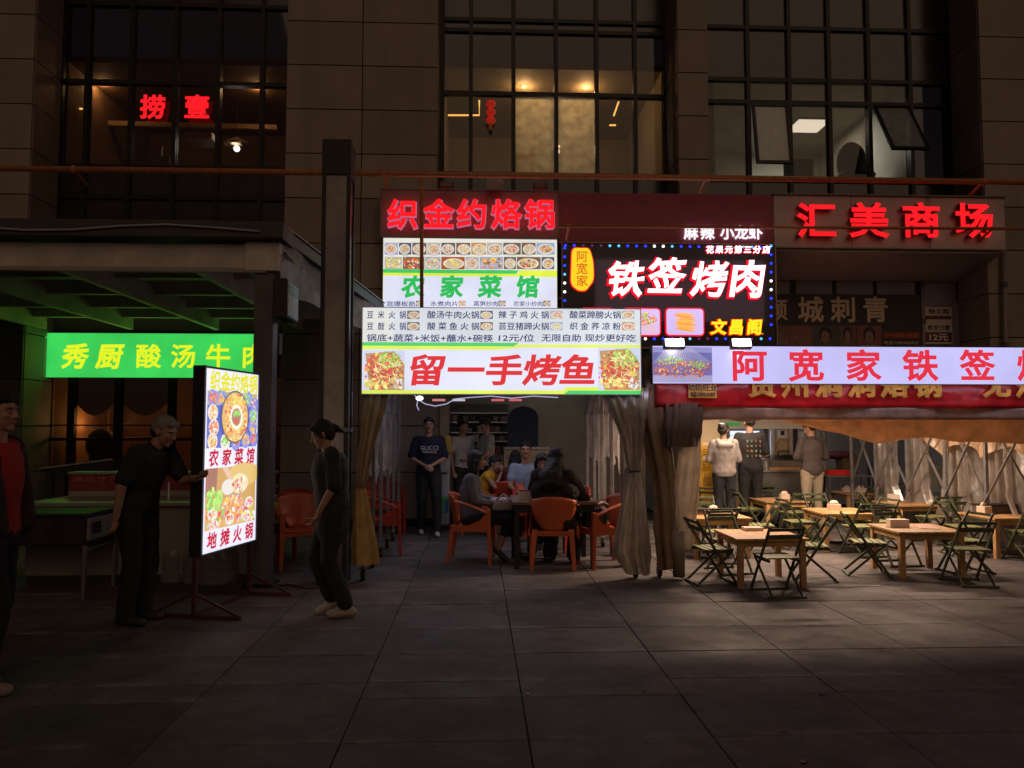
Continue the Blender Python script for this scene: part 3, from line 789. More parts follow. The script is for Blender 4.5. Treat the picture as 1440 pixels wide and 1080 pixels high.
for k, (a, b, ks) in enumerate(((817, 862, 1), (878, 927, 1), (937, 988, 0))):
    q0 = U(t, a, 471); q1 = U(t, b, 435)
    def rrect(x0, x1, z0, z1, r, n=5):
        pts = []
        for cx, cz, s in ((x1-r, z1-r, 0), (x0+r, z1-r, 90), (x0+r, z0+r, 180), (x1-r, z0+r, 270)):
            for i in range(n+1): an = R(s + 90*i/n); pts.append((cx+r*math.cos(an), cz+r*math.sin(an)))
        return pts
    MB().prism(rrect(q0[0]-.022, q1[0]+.022, q0[1]-.022, q1[1]+.022, .07), -.02, -.002).build('photo_rim', E_rim, t)
    p = Print(-.026); r_ = random.Random(5+k)
    p.poly(rrect(q0[0], q1[0], q0[1], q1[1], .05), (.55,.42,.75))
    ww, hh = q1[0]-q0[0], q1[1]-q0[1]
    if ks:
        for i in range(16):
            xx_ = q0[0]+ww*(.08+.054*i); p.poly([(xx_, q0[1]+.02), (xx_+.012, q0[1]+.02), (xx_+.006, q0[1]+.6*hh), (xx_-.006, q0[1]+.6*hh)], (.75,.42,.3))
        p.bits(q0[0]+.5*ww, q0[1]+.62*hh, .42*ww, .25*hh, [RED, ORG, GRN, YEL, BRN], 110, .02, r_, (q0[0]+.01, q1[0]-.01, q0[1]+.01, q1[1]-.01))
    else:
        for i in range(9):
            zc = q0[1]+hh*(.2+.075*i); cx = (q0[0]+q1[0])/2 + r_.uniform(-.02,.02)
            p.disc(cx, zc, .17, .02, r_.choice([(.85,.3,.05), (.75,.22,.04), (.9,.4,.08)]), 12, rot=R(r_.uniform(-14, -4)), wob=.15, r=r_)
        p.bits((q0[0]+q1[0])/2, (q0[1]+q1[1])/2, .14, .11, [(.6,.1,.02), YEL], 40, .008, r_)
    p.build('food_photo', litmat('backlit_photo', 1.25, .04), t, recalc=False)
dm = MB(); dm.lathe([(.001, -.02), (.016, -.014), (.022, 0)], n=10)
dots = {'b': emat('dot_blue', (.02,.04,1), 2.2), 'c': emat('dot_cyan', (.1,.5,1), 1.6), 'w': emat('dot_white', (1,1,1), 2.5), 'd': emat('dot_dim', (.25,.05,.25), .5)}
dp = {}
def dot(cx, cz, k):
    if k not in dp:
        o = dm.build('led_dot', dots[k], t); o.rotation_euler = (R(90), 0, 0); dp[k] = o
        # turn so the dome faces outwards
    else:
        o = dp[k].copy(); COL.objects.link(o); o.parent = t
    o.location = (cx, -.012, cz); o.rotation_euler = (R(90), 0, 0)
seq = 'bbdddccbbbwwcbbbbbddcc'
for i in range(24):
    cx, cz = U(t, 795+12.5*i, 343.5+.01*i*12); dot(cx, cz-.02, (seq*2)[i]); 
for i in range(24):
    cx, cz = U(t, 795+12.5*i, 476.5); dot(cx, cz, ('bdddcbbbwwbbbccddb'*2)[i])
for i in range(10):
    cx, cz = U(t, 794, 349+12.3*i); dot(cx, cz, 'bbbcwwbbbb'[i]); cx, cz = U(t, 1084, 346+12.3*i); dot(cx, cz, 'cbbbwwbbbb'[i])
# 5 mall name board with soffit
t, w, h = signbox('mall_name_board', 'grey-brown fascia board with four large red block characters at the top right', 1090, 1412, 276, 349, YF-.34, .5, 'sign', case=mat('fascia_panel', (.62,.51,.50), .5, var=.12, scale=2))
for q in (-.17, .17, -.5+.66): 
    MB().box(q*w-.003, q*w+.003, -.001, .003, -h/2, h/2).build('seam', M_joint, t)
MB().box(-w/2-.02, w/2+.02, -.03, .5, h/2, h/2+.02).build('cap_flashing', M_grey, t)
MB().box(-w/2, w/2, -.04, 0, -h/2-.02, -h/2+.0).build('drip_edge', M_white_steel, t)
# curved soffit underneath, running back to the recess
so = MB().grid(lambda u, v: (-w/2 + w*u, .05 + (YW-YF+.3)*v, -h/2-.03 - .28*math.sin(v*math.pi/2)**1.5), 2, 10)
so.build('soffit', mat('soffit_plaster', (.60,.52,.54), .7, var=.15, scale=3), t, smooth=True, solid=.02)
E_blockred = mat('block_letter_red', (.55,.01,.015), .35, var=0, emit=(1,.02,.022), estr=.88)
for i, ch in enumerate('汇美商场'):
    cx, cz = U(t, [1144, 1217, 1290, 1364][i], 312)
    text('character_return', ch, cx-.01, cz, .66, mat('return_red', (.22,.015,.02), .4, var=0), t, y=-.06, bold=.026, depth=.1, sz=.9)
    text('character', ch, cx, cz, .66, M_neonred, t, y=-.118, bold=.026, depth=.006, sz=.9)
# recess door wall under it with posters
t = thing('dark_glass_screen', 'dark panelled shop screen behind the tattoo poster below the mall name', 'screen', (X(1180, YW), YW, 0))
MB().box(X(1040, YW), X(1366, YW), YW-.05, YW-.01, 2.56, Z(380, YW)).build('screen_panel', mat('screen_dark', (.26,.23,.28), .4, var=.15, scale=2), t, world=True)
for px in (1115, 1175, 1234):
    MB().box(X(px, YW)-.02, X(px, YW)+.02, YW-.07, YW-.05, 2.56, Z(380, YW)).build('mullion', M_frame, t, world=True)
t, w, h = signbox('tattoo_poster', 'unlit dark poster with four pale serif characters over a row of portrait photos', 1092, 1294, 414, 494, YW-.12, .04, 'poster')
pr = Print(0); pr.quad(-w/2, w/2, -h/2, h/2, (.035,.028,.03))
pr.build('poster_ground', M_print, t, recalc=False)
beige = mat('beige_ink', (.75,.62,.45), .6, var=0)
for i, ch in enumerate('倾城刺青'):
    cx, cz = U(t, [1090, 1138, 1184, 1229][i]+2, 435)
    text('character', ch, cx, cz, .47 if i else .4, beige, t, y=-.004, bold=.022, sz=1)
def portrait(a, b, y0, y1, seed, name='portrait_photo'):
    p = Print(-.002); r_ = random.Random(seed); q0 = U(t, a, y1); q1 = U(t, b, y0); w_, h_ = q1[0]-q0[0], q1[1]-q0[1]
    clip = lambda z: max(q0[1]+.002, min(q1[1]-.002, z))
    p.quad(q0[0], q1[0], q0[1], q1[1], (.10+.08*(seed % 3), .09, .09))
    cx, cz = (q0[0]+q1[0])/2, q0[1]+.55*h_
    if seed in (1, 2):
        p.bits(cx, q0[1]+.45*h_, .45*w_, .42*h_, [(.3,.24,.2), (.16,.12,.1), (.35,.3,.27)], 70, .012, r_, (q0[0], q1[0], q0[1], q1[1]))
    else:
        p.quad(cx-.3*w_, cx+.3*w_, q0[1], q0[1]+.2*h_, (.3,.3,.34) if seed == 5 else (.2,.13,.1))
        p.disc(cx, cz+.08*h_, .26*w_, .33*h_, (.02,.015,.015), 14)
        p.disc(cx, cz-.02*h_, .17*w_, .26*h_, (.30,.18,.13), 14)
        p.disc(cx-.07*w_, cz+.0*h_, .03*w_, .02*h_, (.06,.03,.03), 6); p.disc(cx+.07*w_, cz+.0*h_, .03*w_, .02*h_, (.06,.03,.03), 6)
        p.disc(cx, cz-.15*h_, .05*w_, .018*h_, (.3,.06,.05), 6)
    p.build(name, M_print, t, recalc=False)
for k, (a, b) in enumerate(((1094, 1111), (1112, 1142), (1143, 1178), (1180, 1204), (1206, 1239))): portrait(a, b, 458, 492, k+1)
def redstrip(a, b, y0, y1, s, size, ink, bgc):
    p = Print(-.002); q0 = U(t, a, y1); q1 = U(t, b, y0); p.quad(q0[0], q1[0], q0[1], q1[1], bgc); p.build('label_strip', M_print, t, recalc=False)
    text('caption', s, (q0[0]+q1[0])/2, (q0[1]+q1[1])/2, size, ink, t, y=-.006, bold=.012, fit=(q1[0]-q0[0])*.94)
redstrip(1242, 1293, 467, 476, '扫一扫加微信 30年老店', .07, mat('orange_ink', (.6,.25,.1), .6, var=0), (.25,.02,.015))
redstrip(1242, 1293, 478, 486, '电话:13824463032', .07, beige, (.03,.025,.03))
t, w, h = signbox('haircut_notice', 'small pale haircut price notice reading 12 yuan beside the grey rain pipe', 1301, 1338, 432, 484, YW-.12, .02, 'notice')
pr = Print(0); pr.quad(-w/2, w/2, -h/2, h/2, (.6,.52,.46)); pr.quad(-w/2+.01, w/2-.01, U(t,1310,449)[1], U(t,1310,444)[1], (.09,.02,.03)); pr.quad(-w/2+.01, w/2-.01, U(t,1310,481)[1], U(t,1310,467)[1], (.09,.03,.04))
pr.build('notice_ground', M_print, t, recalc=False)
ink = mat('dark_ink', (.04,.02,.03), .6, var=0); bone = mat('bone_ink', (.8,.74,.68), .6, var=0)
cx, cz = U(t, 1320, 438); text('caption', '快义剪', cx, cz, .1, ink, t, y=-.004, bold=.02, fit=.38)
cx, cz = U(t, 1320, 461); text('caption', '剪发只需', cx, cz, .1, ink, t, y=-.004, bold=.012, fit=.4)
cx, cz = U(t, 1320, 474); text('caption', '12元', cx, cz, .14, bone, t, y=-.004, bold=.03, fit=.34)

# 6 big menu lightbox on the left tent
YT = 8.0
t, w, h = signbox('grilled_fish_lightbox', 'bright white lightbox with blue menu lines over five big red characters', 509, 900, 434, 554, YT-.14, .13, 'sign')
trim(t, w, h, M_alu, .01, .008)
def V(v, n=6.0): return 500 + v/n
pr = Print(0)
pr.quad(-w/2, w/2, -h/2, h/2, WH); zt_ = U(t, 600, 482)[1]; 
def zz(py): return U(t, 700, py)[1]
pr.quad(-w/2+.004, w/2-.004, zz(482), h/2-.004, (.66,.70,.74)); pr.quad(-w/2+.004, -w/2+.3, zz(482), h/2-.004, (.72,.72,.68))
def xx_(px): return U(t, px, 500)[0]
pr.quad(-w/2, w/2, zz(492), zz(484), CY); pr.poly([(-w/2, zz(487)), (xx_(722), zz(487)), (xx_(730), zz(482)), (-w/2, zz(482))], CG)
pr.poly([(xx_(700), zz(492)), (w/2, zz(492)), (w/2, zz(488.3)), (xx_(735), zz(488.3))], WH)
pr.quad(-w/2, w/2, -h/2, zz(549), CY); pr.poly([(xx_(790), zz(549)), (w/2, zz(549)), (w/2, zz(544)), (xx_(797), zz(544))], CY)
pr.poly([(xx_(793), -h/2), (w/2, -h/2), (w/2, zz(549)), (xx_(799), zz(549))], CG)
pr.build('print_ground', M_lit, t, recalc=False)
for a, b, s in ((511, 569, 11), (841, 899, 12)):
    p = Print(-.003); q0 = U(t, a, 548.5); q1 = U(t, b, 493 if a < 600 else 489); grilled_fish(p, q0[0], q1[0], q0[1], q1[1], s); p.build('fish_photo', M_lit, t, recalc=False)
for i, ch in enumerate('留一手烤鱼'):
    cx, cz = U(t, [598, 653, 707, 760, 811][i], 520)
    text('character', ch, cx, cz, .345, E_red, t, y=-.008, bold=.028, shear=.12, sx=1.12, sz=.95)
for line, py, sp in (((('豆米火锅', 516, 571), ('酸汤牛肉火锅', 601, 674), ('辣子鸡火锅', 701, 772), ('酸菜蹄膀火锅', 801, 873)), 442.5, 1), ((('豆鼓火锅', 516, 571), ('酸菜鱼火锅', 601, 674), ('芸豆猪蹄火锅', 701, 772), ('织金荞凉粉', 801, 873)), 458.5, 1)):
    for s, a, b in line:
        n = len(s); q0 = U(t, a, py); q1 = U(t, b, py)
        body = s if n > 5 else ('  ' if n == 4 else ' ').join(s)
        text('menu_line', body, (q0[0]+q1[0])/2, q0[1], .083, E_navy, t, y=-.005, bold=.012, fit=q1[0]-q0[0], shear=.05)
        p = Print(-.003); c0 = U(t, b+1.5, py+6); c1 = U(t, b+19, py-5.5)
        dish(p, c0[0], c1[0], c0[1], c1[1], int(a+py), None, None, 34); p.build('dish_photo', M_lit, t, recalc=False)
for s, a, b in (('锅底+蔬菜+米饭+蘸水+碗筷', 516, 693), ('12元/位', 701, 751), ('无限自助', 761, 817), ('现炒更好吃', 822, 894)):
    q0 = U(t, a, 475); q1 = U(t, b, 475)
    text('menu_line', s, (q0[0]+q1[0])/2, q0[1], .083, E_navy, t, y=-.005, bold=.012, fit=q1[0]-q0[0], shear=.05)
lamp('AREA', t.location + Vector((0, -.06, 0)), 5.5, (.86,.88,1), t, w, rot=(R(90), 0, 0), sizey=h, name='lightbox_light')
# 7 long lightbox on the right tent
t, w, h = signbox('skewer_stall_lightbox', 'long lilac-white lightbox with big red characters and a skewer photo on the right tent', 918, 1560, 488, 540, YT-.27, .13, 'sign')
trim(t, w, h, M_case, .01, .008)
lamp('AREA', t.location + Vector((0, .07, -h/2-.012)), 5, (.9,.8,1), t, w, rot=(R(42), 0, 0), sizey=.05, name='case_light')
pr = Print(0); pr.quad(-w/2, w/2, -h/2, h/2, (.58,.55,.95)); pr.build('print_ground', M_lit, t, recalc=False)
p = Print(-.003); q0 = U(t, 918.5, 537.5); q1 = U(t, 1001, 488.5); skewers(p, q0[0], q1[0], q0[1], q1[1], 3); p.build('skewer_photo', M_lit, t, recalc=False)
for i, ch in enumerate('阿宽家铁签烤肉'):
    cx, cz = U(t, 1053+80.2*i, 513.5)
    text('character', ch, cx, cz, .335, emat('lit_red_ink_b', (.80,.035,.06), 1.0), t, y=-.008, bold=.026, sx=1.14, sz=1.0)
# 8 green sign
t, w, h = signbox('green_lightbox', 'bright green lightbox with yellow characters inside the left porch', 55, 390, 469, 531, YW-.2, .15, 'sign')
pr = Print(0); pr.quad(-w/2, w/2, -h/2, h/2, (.03,.62,.09)); pr.build('print_ground', litmat('backlit_green', .95, .14), t, recalc=False)
E_yl = emat('lit_yellow_ink', (.80,.92,.02), 1.0)
for i, ch in enumerate('秀厨酸汤牛肉'):
    cx, cz = U(t, [104.5, 153, 209, 258, 307, 357][i], 500.5)
    text('character', ch, cx, cz, .43 if i < 2 else .42, E_yl, t, y=-.01, bold=.03 if i < 2 else .022, shear=.15 if i < 2 else 0, jag=.03 if i < 2 else 0)
lamp('AREA', t.location + Vector((0, -.06, 0)), 3.6, (.5,1,.36), t, w, rot=(R(90), 0, 0), sizey=h, name='lightbox_light')

# 9 standing lightbox
A = Vector((-2.42, 6.48, 0)); A = P(287, 600, 6.5); Bp = P(362, 600, 7.38); A.z = Bp.z = 0
dirv = (Bp - A).normalized(); rz = math.atan2(dirv.y, dirv.x); SW = (Bp - A).length; c0 = (A + Bp)/2
zb_, zt_ = P(283.6, 780.6, 6.5).z, P(287, 517, 6.5).z
t = thing('standing_lightbox', 'standing double-sided lightbox with food photos and yellow and red characters beside the grey-haired man', 'sign', (c0.x, c0.y, 0), rz)
SH = zt_ - zb_
fr = MB(); hw = SW/2
fr.box(-hw-.02, hw+.02, .005, .10, zb_-.02, zt_+.02)
fr.build('case', M_case, t, bevel=.004)
for q in (-1, 1): MB().box(q*(hw+.012)-.012, q*(hw+.012)+.012, -.012, .004, zb_-.02, zt_+.02).build('edge_trim', M_case, t)
pr = Print(0); pr.quad(-hw, hw, zb_, zt_, (.78,.78,.95))
pr.build('print_ground', litmat('backlit_stand', 1.05, .04), t, recalc=False)
def zs_(f): return zt_ - SH*f
ML = litmat('backlit_photo_stand', 1.0, .03)
p = Print(-.003); r_ = random.Random(4); a0, a1, b0, b1 = -hw*.92, hw*.94, zs_(.435), zs_(.12)
p.quad(a0, a1, b0, b1, (.08,.1,.5)); clip = (a0, a1, b0, b1)
p.quad(a0, a1, b1-.12, b1, (.55,.42,.22))
W_, H_ = a1-a0, b1-b0
for gx, gz, k in ((.1,.88,0),(.26,.9,1),(.8,.9,2),(.95,.78,3),(.1,.62,4),(.12,.36,5),(.1,.12,6),(.34,.1,7),(.55,.08,8),(.75,.12,9),(.93,.15,10),(.9,.38,11),(.9,.6,12)):
    p.disc(a0+gx*W_, b0+gz*H_, .078, .072, WHT if k in (4,5,6,7) else (.2,.25,.7), 14, r=r_)
    p.bits(a0+gx*W_, b0+gz*H_, .062, .058, [[RED,ORG],[ORG,YEL],[GRN,(.5,.8,.1)],[RED,WHT],[YEL,ORG]][k % 5], 40, .014, r_, clip)
cxp, czp = a0+.52*W_, b0+.55*H_
p.disc(cxp, czp, .235, .235, (.08,.05,.03), 28); p.disc(cxp, czp, .22, .22, (.75,.45,.12), 28)
p.bits(cxp, czp, .205, .205, [RED, ORG, YEL, (.9,.6,.2), (.95,.8,.4)], 420, .018, r_, clip)
p.bits(cxp, czp+.14, .09, .05, [YEL, (.95,.7,.1)], 60, .018, r_, clip)
for k in range(20):
    an = 2*math.pi*k/20; p.disc(cxp+.095*math.cos(an), czp+.095*math.sin(an), .016, .016, (.95,.93,.85), 7)
p.disc(cxp, czp, .075, .075, (.35,.2,.1), 18); p.bits(cxp, czp+.03, .055, .03, [GRN,(.3,.75,.1)], 30, .014, r_); p.bits(cxp, czp-.035, .05, .026, [RED], 20, .014, r_)
p.build('food_photo', ML, t, recalc=False)
p = Print(-.003); b0, b1 = zs_(.88), zs_(.545); H_ = b1-b0; clip = (a0, a1, b0, b1)
p.quad(a0, a1, b0, b1, (.62,.33,.05)); p.quad(a0, a1, b0, b0+.35*H_, (.7,.42,.1))
p.poly([(a0, b0+.55*H_), (a0+.2*W_, b0+.62*H_), (a0+.22*W_, b1), (a0, b1)], (.35,.12,.06))
p.disc(a0+.75*W_, b1-.15*H_, .28, .11, (.75,.5,.12), 16)
p.poly([(a0+.3*W_, b1), (a0+.42*W_, b1), (a0+.5*W_, b1-.2*H_), (a0+.44*W_, b1-.22*H_)], (.8,.5,.35))
p.disc(a0+.43*W_, b0+.66*H_, .11, .07, (.82,.76,.7), 14); p.disc(a0+.66*W_, b0+.70*H_, .15, .09, (.85,.75,.4), 18)
p.bits(a0+.66*W_, b0+.70*H_, .12, .06, [RED, WHT, (.9,.5,.4)], 40, .022, r_)
p.bits(a0+.16*W_, b0+.47*H_, .13, .1, [(.3,.75,.08), (.5,.85,.15)], 90, .025, r_, clip)
p.disc(a0+.52*W_, b0+.38*H_, .2, .085, (.5,.35,.2), 20); p.disc(a0+.52*W_, b0+.385*H_, .185, .07, (.85,.35,.08), 20)
p.bits(a0+.52*W_, b0+.39*H_, .16, .06, [ORG, YEL, WHT, (.6,.3,.5)], 90, .016, r_)
p.bits(a0+.5*W_, b0+.15*H_, .45, .11, [RED, ORG, WHT, GRN, (.8,.4,.6), YEL, (.9,.2,.1)], 170, .026, r_, clip)
for gx, gz in ((.12,.25),(.85,.35),(.8,.12),(.45,.12),(.15,.06)):
    p.disc(a0+gx*W_, b0+gz*H_, .075, .05, WHT, 14); p.bits(a0+gx*W_, b0+gz*H_, .055, .035, [RED, (.8,.3,.5), YEL], 26, .014, r_, clip)
p.build('food_photo', ML, t, recalc=False)
E_red2 = emat('lit_red_ink_c', (.62,.02,.05), 1.0)
E_y2 = emat('lit_yellow_ink_b', (.86,.82,.04), 1.0)
chars('织金约烙锅', -hw*.86, hw*.94, zs_(.062), .165, E_y2, t, y=-.008, bold=.03, shear=.05, sz=1.1, sx=.98)
chars('农家菜馆', -hw*.92, hw*.92, zs_(.488), .15, E_red2, t, y=-.008, bold=.03, shear=.12)
chars('地摊火锅', -hw*.92, hw*.92, zs_(.935), .15, E_red2, t, y=-.008, bold=.03, shear=.12)
M_stand = mat('stand_maroon', (.09,.03,.03), .45, .3, var=.3, scale=12)
for q in (-1, 1):
    b = MB(); x = q*(hw+.0)
    b.bar((x, .05, .0), (x, .05, zb_), .035)
    b.bar((x, -.36, .015), (x, .44, .015), .035); b.bar((x, -.34, .03), (x, .05, .2), .02); b.bar((x, .42, .03), (x, .05, .2), .02)
    b.build('leg', M_stand, t)
MB().bar((-hw, .05, .015), (hw, .05, .015), .03).build('base_bar', M_stand, t)
lamp('AREA', t.matrix_basis @ Vector((0, -.05, (zb_+zt_)/2)), 4.0, (.88,.86,1), t, SW, rot=(R(90), 0, rz), sizey=SH, name='lightbox_light')

# ------------------------------------------------------------------ flood lights
def flood(px, py, Y, label, on, tilt=35, s=1.0):
    p = P(px, py, Y); t = thing('flood_light', label, 'flood light', p)
    b = MB().box(-.11*s, .11*s, -.02, .05, -.05*s, .05*s)
    o1 = b.build('housing', M_black, t, bevel=.008)
    l = MB().box(-.095*s, .095*s, -.032, -.021, -.04*s, .04*s)
    o2 = l.build('lens', emat('flood_lens', (1,.92,.85), 5) if on else mat('flood_glass_off', (.35,.3,.25), .2), t)
    for o in (o1, o2): o.rotation_euler = (R(-tilt), 0, 0)
    MB().bar((0, .03, 0), (0, .25, .06), .02).build('bracket', M_black, t)
    if on:
        d = lamp('SPOT', p + Vector((0, -.08, -.03)), 8, (1,.86,.76), t, .06, rot=(R(44), 0, 0), spot=R(96))
flood(948, 483, YT-.3, 'left of two lit flood lights above the long lilac lightbox', True, 20)
flood(1042, 483, YT-.3, 'right of two lit flood lights above the long lilac lightbox', True, 20)
flood(628, 260, YF-.6, 'unlit flood light above the left end of the red neon name board', False, 25)
flood(760, 261, YF-.6, 'unlit flood light above the right end of the red neon name board', False, 25)
p0 = P(697, 258, YF-.5); t = thing('paper_sheet', 'pale tilted sheet standing on top of the red neon name board', 'sheet', p0)
MB().prism([(-.14,-.09),(.14,-.11),(.11,.1),(-.13,.12)], -.004, .004).build('sheet', mat('pale_sheet', (.4,.35,.33), .7), t)
# ------------------------------------------------------------------ left porch
PY0 = 7.75
porch = thing('porch_canopy', 'grey steel porch canopy with rafters and a square post on the left, glowing green below', 'porch', (P(376, 600, PY0).x, PY0, 0))
def pbox(px0, px1, py0, py1, Y0, Y1, name, m, par, bevel=.006, extra=0):
    a, b = P(px0, py1, Y0), P(px1, py0, Y0)
    return MB().box(a.x, b.x, Y0, Y1, a.z, b.z).build(name, m, par, world=True, bevel=bevel)
PXR = P(384, 600, PY0).x
ZB1, ZB0 = P(300, 343, PY0).z, P(300, 377, PY0).z
M_beam = mat('beam_paint', (.60,.53,.46), .5, .1, var=.25, scale=3, bump=.08)
MB().box(-9, PXR-.09, PY0, PY0+.12, ZB0, ZB1).build('front_beam', M_beam, porch, world=True, bevel=.006)
MB().box(-9, PXR-.09, PY0-.03, PY0+.02, ZB0-.05, ZB0-.004).build('gutter_lip', M_white_steel, porch, world=True, bevel=.01)
MB().box(PXR-.30, PXR+.04, PY0-.04, PY0+.2, ZB0-.03, ZB1+.02).build('beam_end', M_beam, porch, world=True, bevel=.008)
MB().box(-9, PXR+.1, PY0-.15, PY0+.35, ZB1+.03, ZB1+.20).build('fascia', mat('fascia_dark', (.06,.05,.045), .6, var=.3, scale=4), porch, world=True, bevel=.01)
MB().box(-9, PXR, PY0+.1, YW-.3, ZB1+.10, ZB1+.14).build('roof_sheet', mat('roof_sheet', (.5,.45,.38), .7, var=.3, scale=2), porch, world=True)
for i, xr in enumerate((-8.2, -6.9, -5.55, -4.2, -2.85)):
    MB().box(xr-.04, xr+.04, PY0+.13, YF+.1, ZB0-.02, ZB1-.02).build('rafter', M_beam, porch, world=True, bevel=.005)
for i, y in enumerate((8.9, 10.0, 11.1, 12.1)):
    MB().box(-9, PXR-.05, y, y+.09, ZB0+.12, ZB1+.05).build('purlin', M_beam, porch, world=True)
# post
MB().box(PXR-.21, PXR-.02, PY0+.0, PY0+.19, 0, ZB0-.03).build('post', mat('post_paint', (.12,.10,.09), .5, .1, var=.3, scale=3, bump=.08), porch, world=True, bevel=.006)
MB().box(PXR-.27, PXR+.03, PY0-.06, PY0+.25, 0, .03).build('base_plate', M_black, porch, world=True)
# loose cable along the fascia
MB().tube([Vector((-8+.45*i, PY0-.17, ZB1+.10+.03*math.sin(i*1.3)-.02*math.sin(i*.4))) for i in range(14)], .009, 5).build('cable', mat('pale_cable', (.5,.46,.42), .6), porch, world=True)
# side awning running back at the right of the porch
aw = thing('side_awning', 'sloping awning with dark rail and dirty white fabric behind the light column', 'awning', (PXR, PY0, 0))
a0_, a1_ = P(390, 330, PY0), P(536, 436, YF-.4)
MB().bar(a0_ + Vector((0,0,.03)), a1_ + Vector((0,0,.03)), .09, .13).build('rail', M_black, aw, world=True, bevel=.008)
MB().bar(a0_ + Vector((0,0,.11)), a1_ + Vector((0,0,.11)), .12, .015).build('top_flashing', M_grey, aw, world=True)
def fab(u, v):
    p = a0_.lerp(a1_, u); dip = .52 - .14*u + .03*math.sin(u*21)
    return (p.x + .04*math.sin(u*17+v*2), p.y, p.z - .04 - v*dip)
MB().grid(fab, 40, 6).build('fabric', vinylmat('awning_white', (.85,.82,.78), .03, .02, .4), aw, world=True, smooth=True)
MB().tube([P(392+14*i, 356+11*i+5*math.sin(i*1.7), PY0+.46*i) + Vector((.06,0,0)) for i in range(10)], .016, 5).build('cable', M_black, aw, world=True)
# small hanging lightbox at the post
t = thing('hanging_box_sign', 'small square box sign with a faded green corner hanging off the porch post', 'sign', P(399, 418, PY0-.1))
a_, b_ = P(383, 446, PY0-.1), P(404, 391, PY0-.1)
MB().box(a_.x, b_.x, PY0-.1, PY0+.35, a_.z, b_.z).build('case', M_case, t, world=True, bevel=.01)
MB().box(b_.x+.001, b_.x+.012, PY0-.08, PY0+.33, a_.z+.02, b_.z-.03).build('face', mat('faded_face', (.5,.55,.52), .5, var=.25, scale=5), t, world=True)
MB().box(b_.x+.013, b_.x+.016, PY0-.06, PY0+.3, b_.z-.14, b_.z-.05).build('face_print', mat('faded_green', (.15,.4,.25), .5, var=.4, scale=9), t, world=True)

# ------------------------------------------------------------------ light column
c0 = P(472, 600, 7.95)
t = thing('light_column', 'tall unlit square light column with black corner frame and milky glass sides', 'light column', (c0.x, 7.95, 0))
zt = P(472, 204, 7.95).z; hw_ = .125
for sx in (-1, 1):
    for sy in (-1, 1): MB().box(sx*hw_-.02, sx*hw_+.02, sy*hw_-.02, sy*hw_+.02, 0, zt).build('corner_post', M_black, t, bevel=.004)
MB().box(-hw_-.022, hw_+.022, -hw_-.022, hw_+.022, zt-.36, zt+.01).build('cap', M_black, t, bevel=.006)
gm = mat('milky_glass', (.30,.265,.25), .2, var=.4, scale=2.2, bump=.05)
MB().box(-hw_+.02, hw_-.02, -hw_-.003, -hw_+.005, .9, zt-.36).build('glass_panel', gm, t)
MB().box(hw_-.005, hw_+.003, -hw_+.02, hw_-.02, .9, zt-.36).build('glass_panel', gm, t)
MB().box(-hw_-.003, -hw_+.005, -hw_+.02, hw_-.02, .9, zt-.36).build('glass_panel', gm, t)
MB().box(-hw_-.01, hw_+.01, -hw_-.01, hw_+.01, 0, .9).build('plinth', mat('column_plinth', (.10,.09,.085), .5, var=.3), t, bevel=.005)
MB().box(-hw_-.03, hw_+.03, -hw_-.03, hw_+.03, 1.52, 1.56).build('strap', M_grey, t)

# ------------------------------------------------------------------ shop window behind the left stall
def shelfbottle(x, y, z, col, parent): 
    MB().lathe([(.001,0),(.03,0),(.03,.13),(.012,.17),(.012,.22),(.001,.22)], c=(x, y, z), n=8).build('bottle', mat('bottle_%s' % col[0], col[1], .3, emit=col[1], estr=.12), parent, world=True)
lw = thing('restaurant_window', 'dark-framed restaurant window under the green lightbox showing an amber-lit room', 'window', (-5, YW, 0))
zlo, zhi = P(200, 706, YW).z, Z(531, YW)-.01
xl_, xr_ = xa[1]+.03, xa[2]-.03
fr = MB()
xs_ = [xl_, P(103, 600, YW).x, P(168, 600, YW).x, P(243, 600, YW).x, P(320, 600, YW).x, xr_]
for x in xs_[1:-1]: MB().box(x-.06, x+.06, YW-.1, YW, 0, zhi).build('mullion', M_frame, lw, world=True, bevel=.004)
MB().box(xl_, xr_, YW-.09, YW-.01, 1.35, 1.40).build('transom', M_frame, lw, world=True)
MB().box(xl_, xr_, YW-.09, YW-.01, P(100, 598, YW).z-.012, P(100, 598, YW).z+.012).build('transom', M_frame, lw, world=True)
MB().box(xl_, xr_, YW-.08, YW-.01, 0, P(100, 664, YW).z).build('lower_panel', M_panel2, lw, world=True)
for i in range(len(xs_)-1):
    MB().box(xs_[i]+.06, xs_[i+1]-.06, YW-.05, YW-.04, P(100, 664, YW).z, zhi-.01).build('pane', M_glass2, lw, world=True)
b = MB(); m = mat('room_brown', (.26,.12,.05), .8, var=.3, scale=2); y1 = YW+2.6
b.box(xl_, xr_, y1, y1+.1, 0, zhi+.3); b.box(xl_-.1, xl_, YW, y1, 0, zhi+.3); b.box(xr_, xr_+.1, YW, y1, 0, zhi+.3); b.box(xl_, xr_, YW, y1, zhi+.31, zhi+.4); b.box(xl_, xr_, YW+.05, y1, .002, .05)
b.build('room', m, lw, world=True)
for i, (pa, pb) in enumerate(((103, 168), (168, 243))):   # scalloped dark valances inside
    xa__, xb__ = P(pa, 600, YW+.1).x, P(pb, 600, YW+.1).x
    pts = [(xa__, zhi), (xb__, zhi)] + [(xb__ + (xa__-xb__)*k/12, P(100, 566, YW).z + .30*(1-math.sin(math.pi*k/12))-.22) for k in range(13)]
    MB().prism(pts, YW+.02, YW+.05).build('valance', M_dark, lw, world=True)
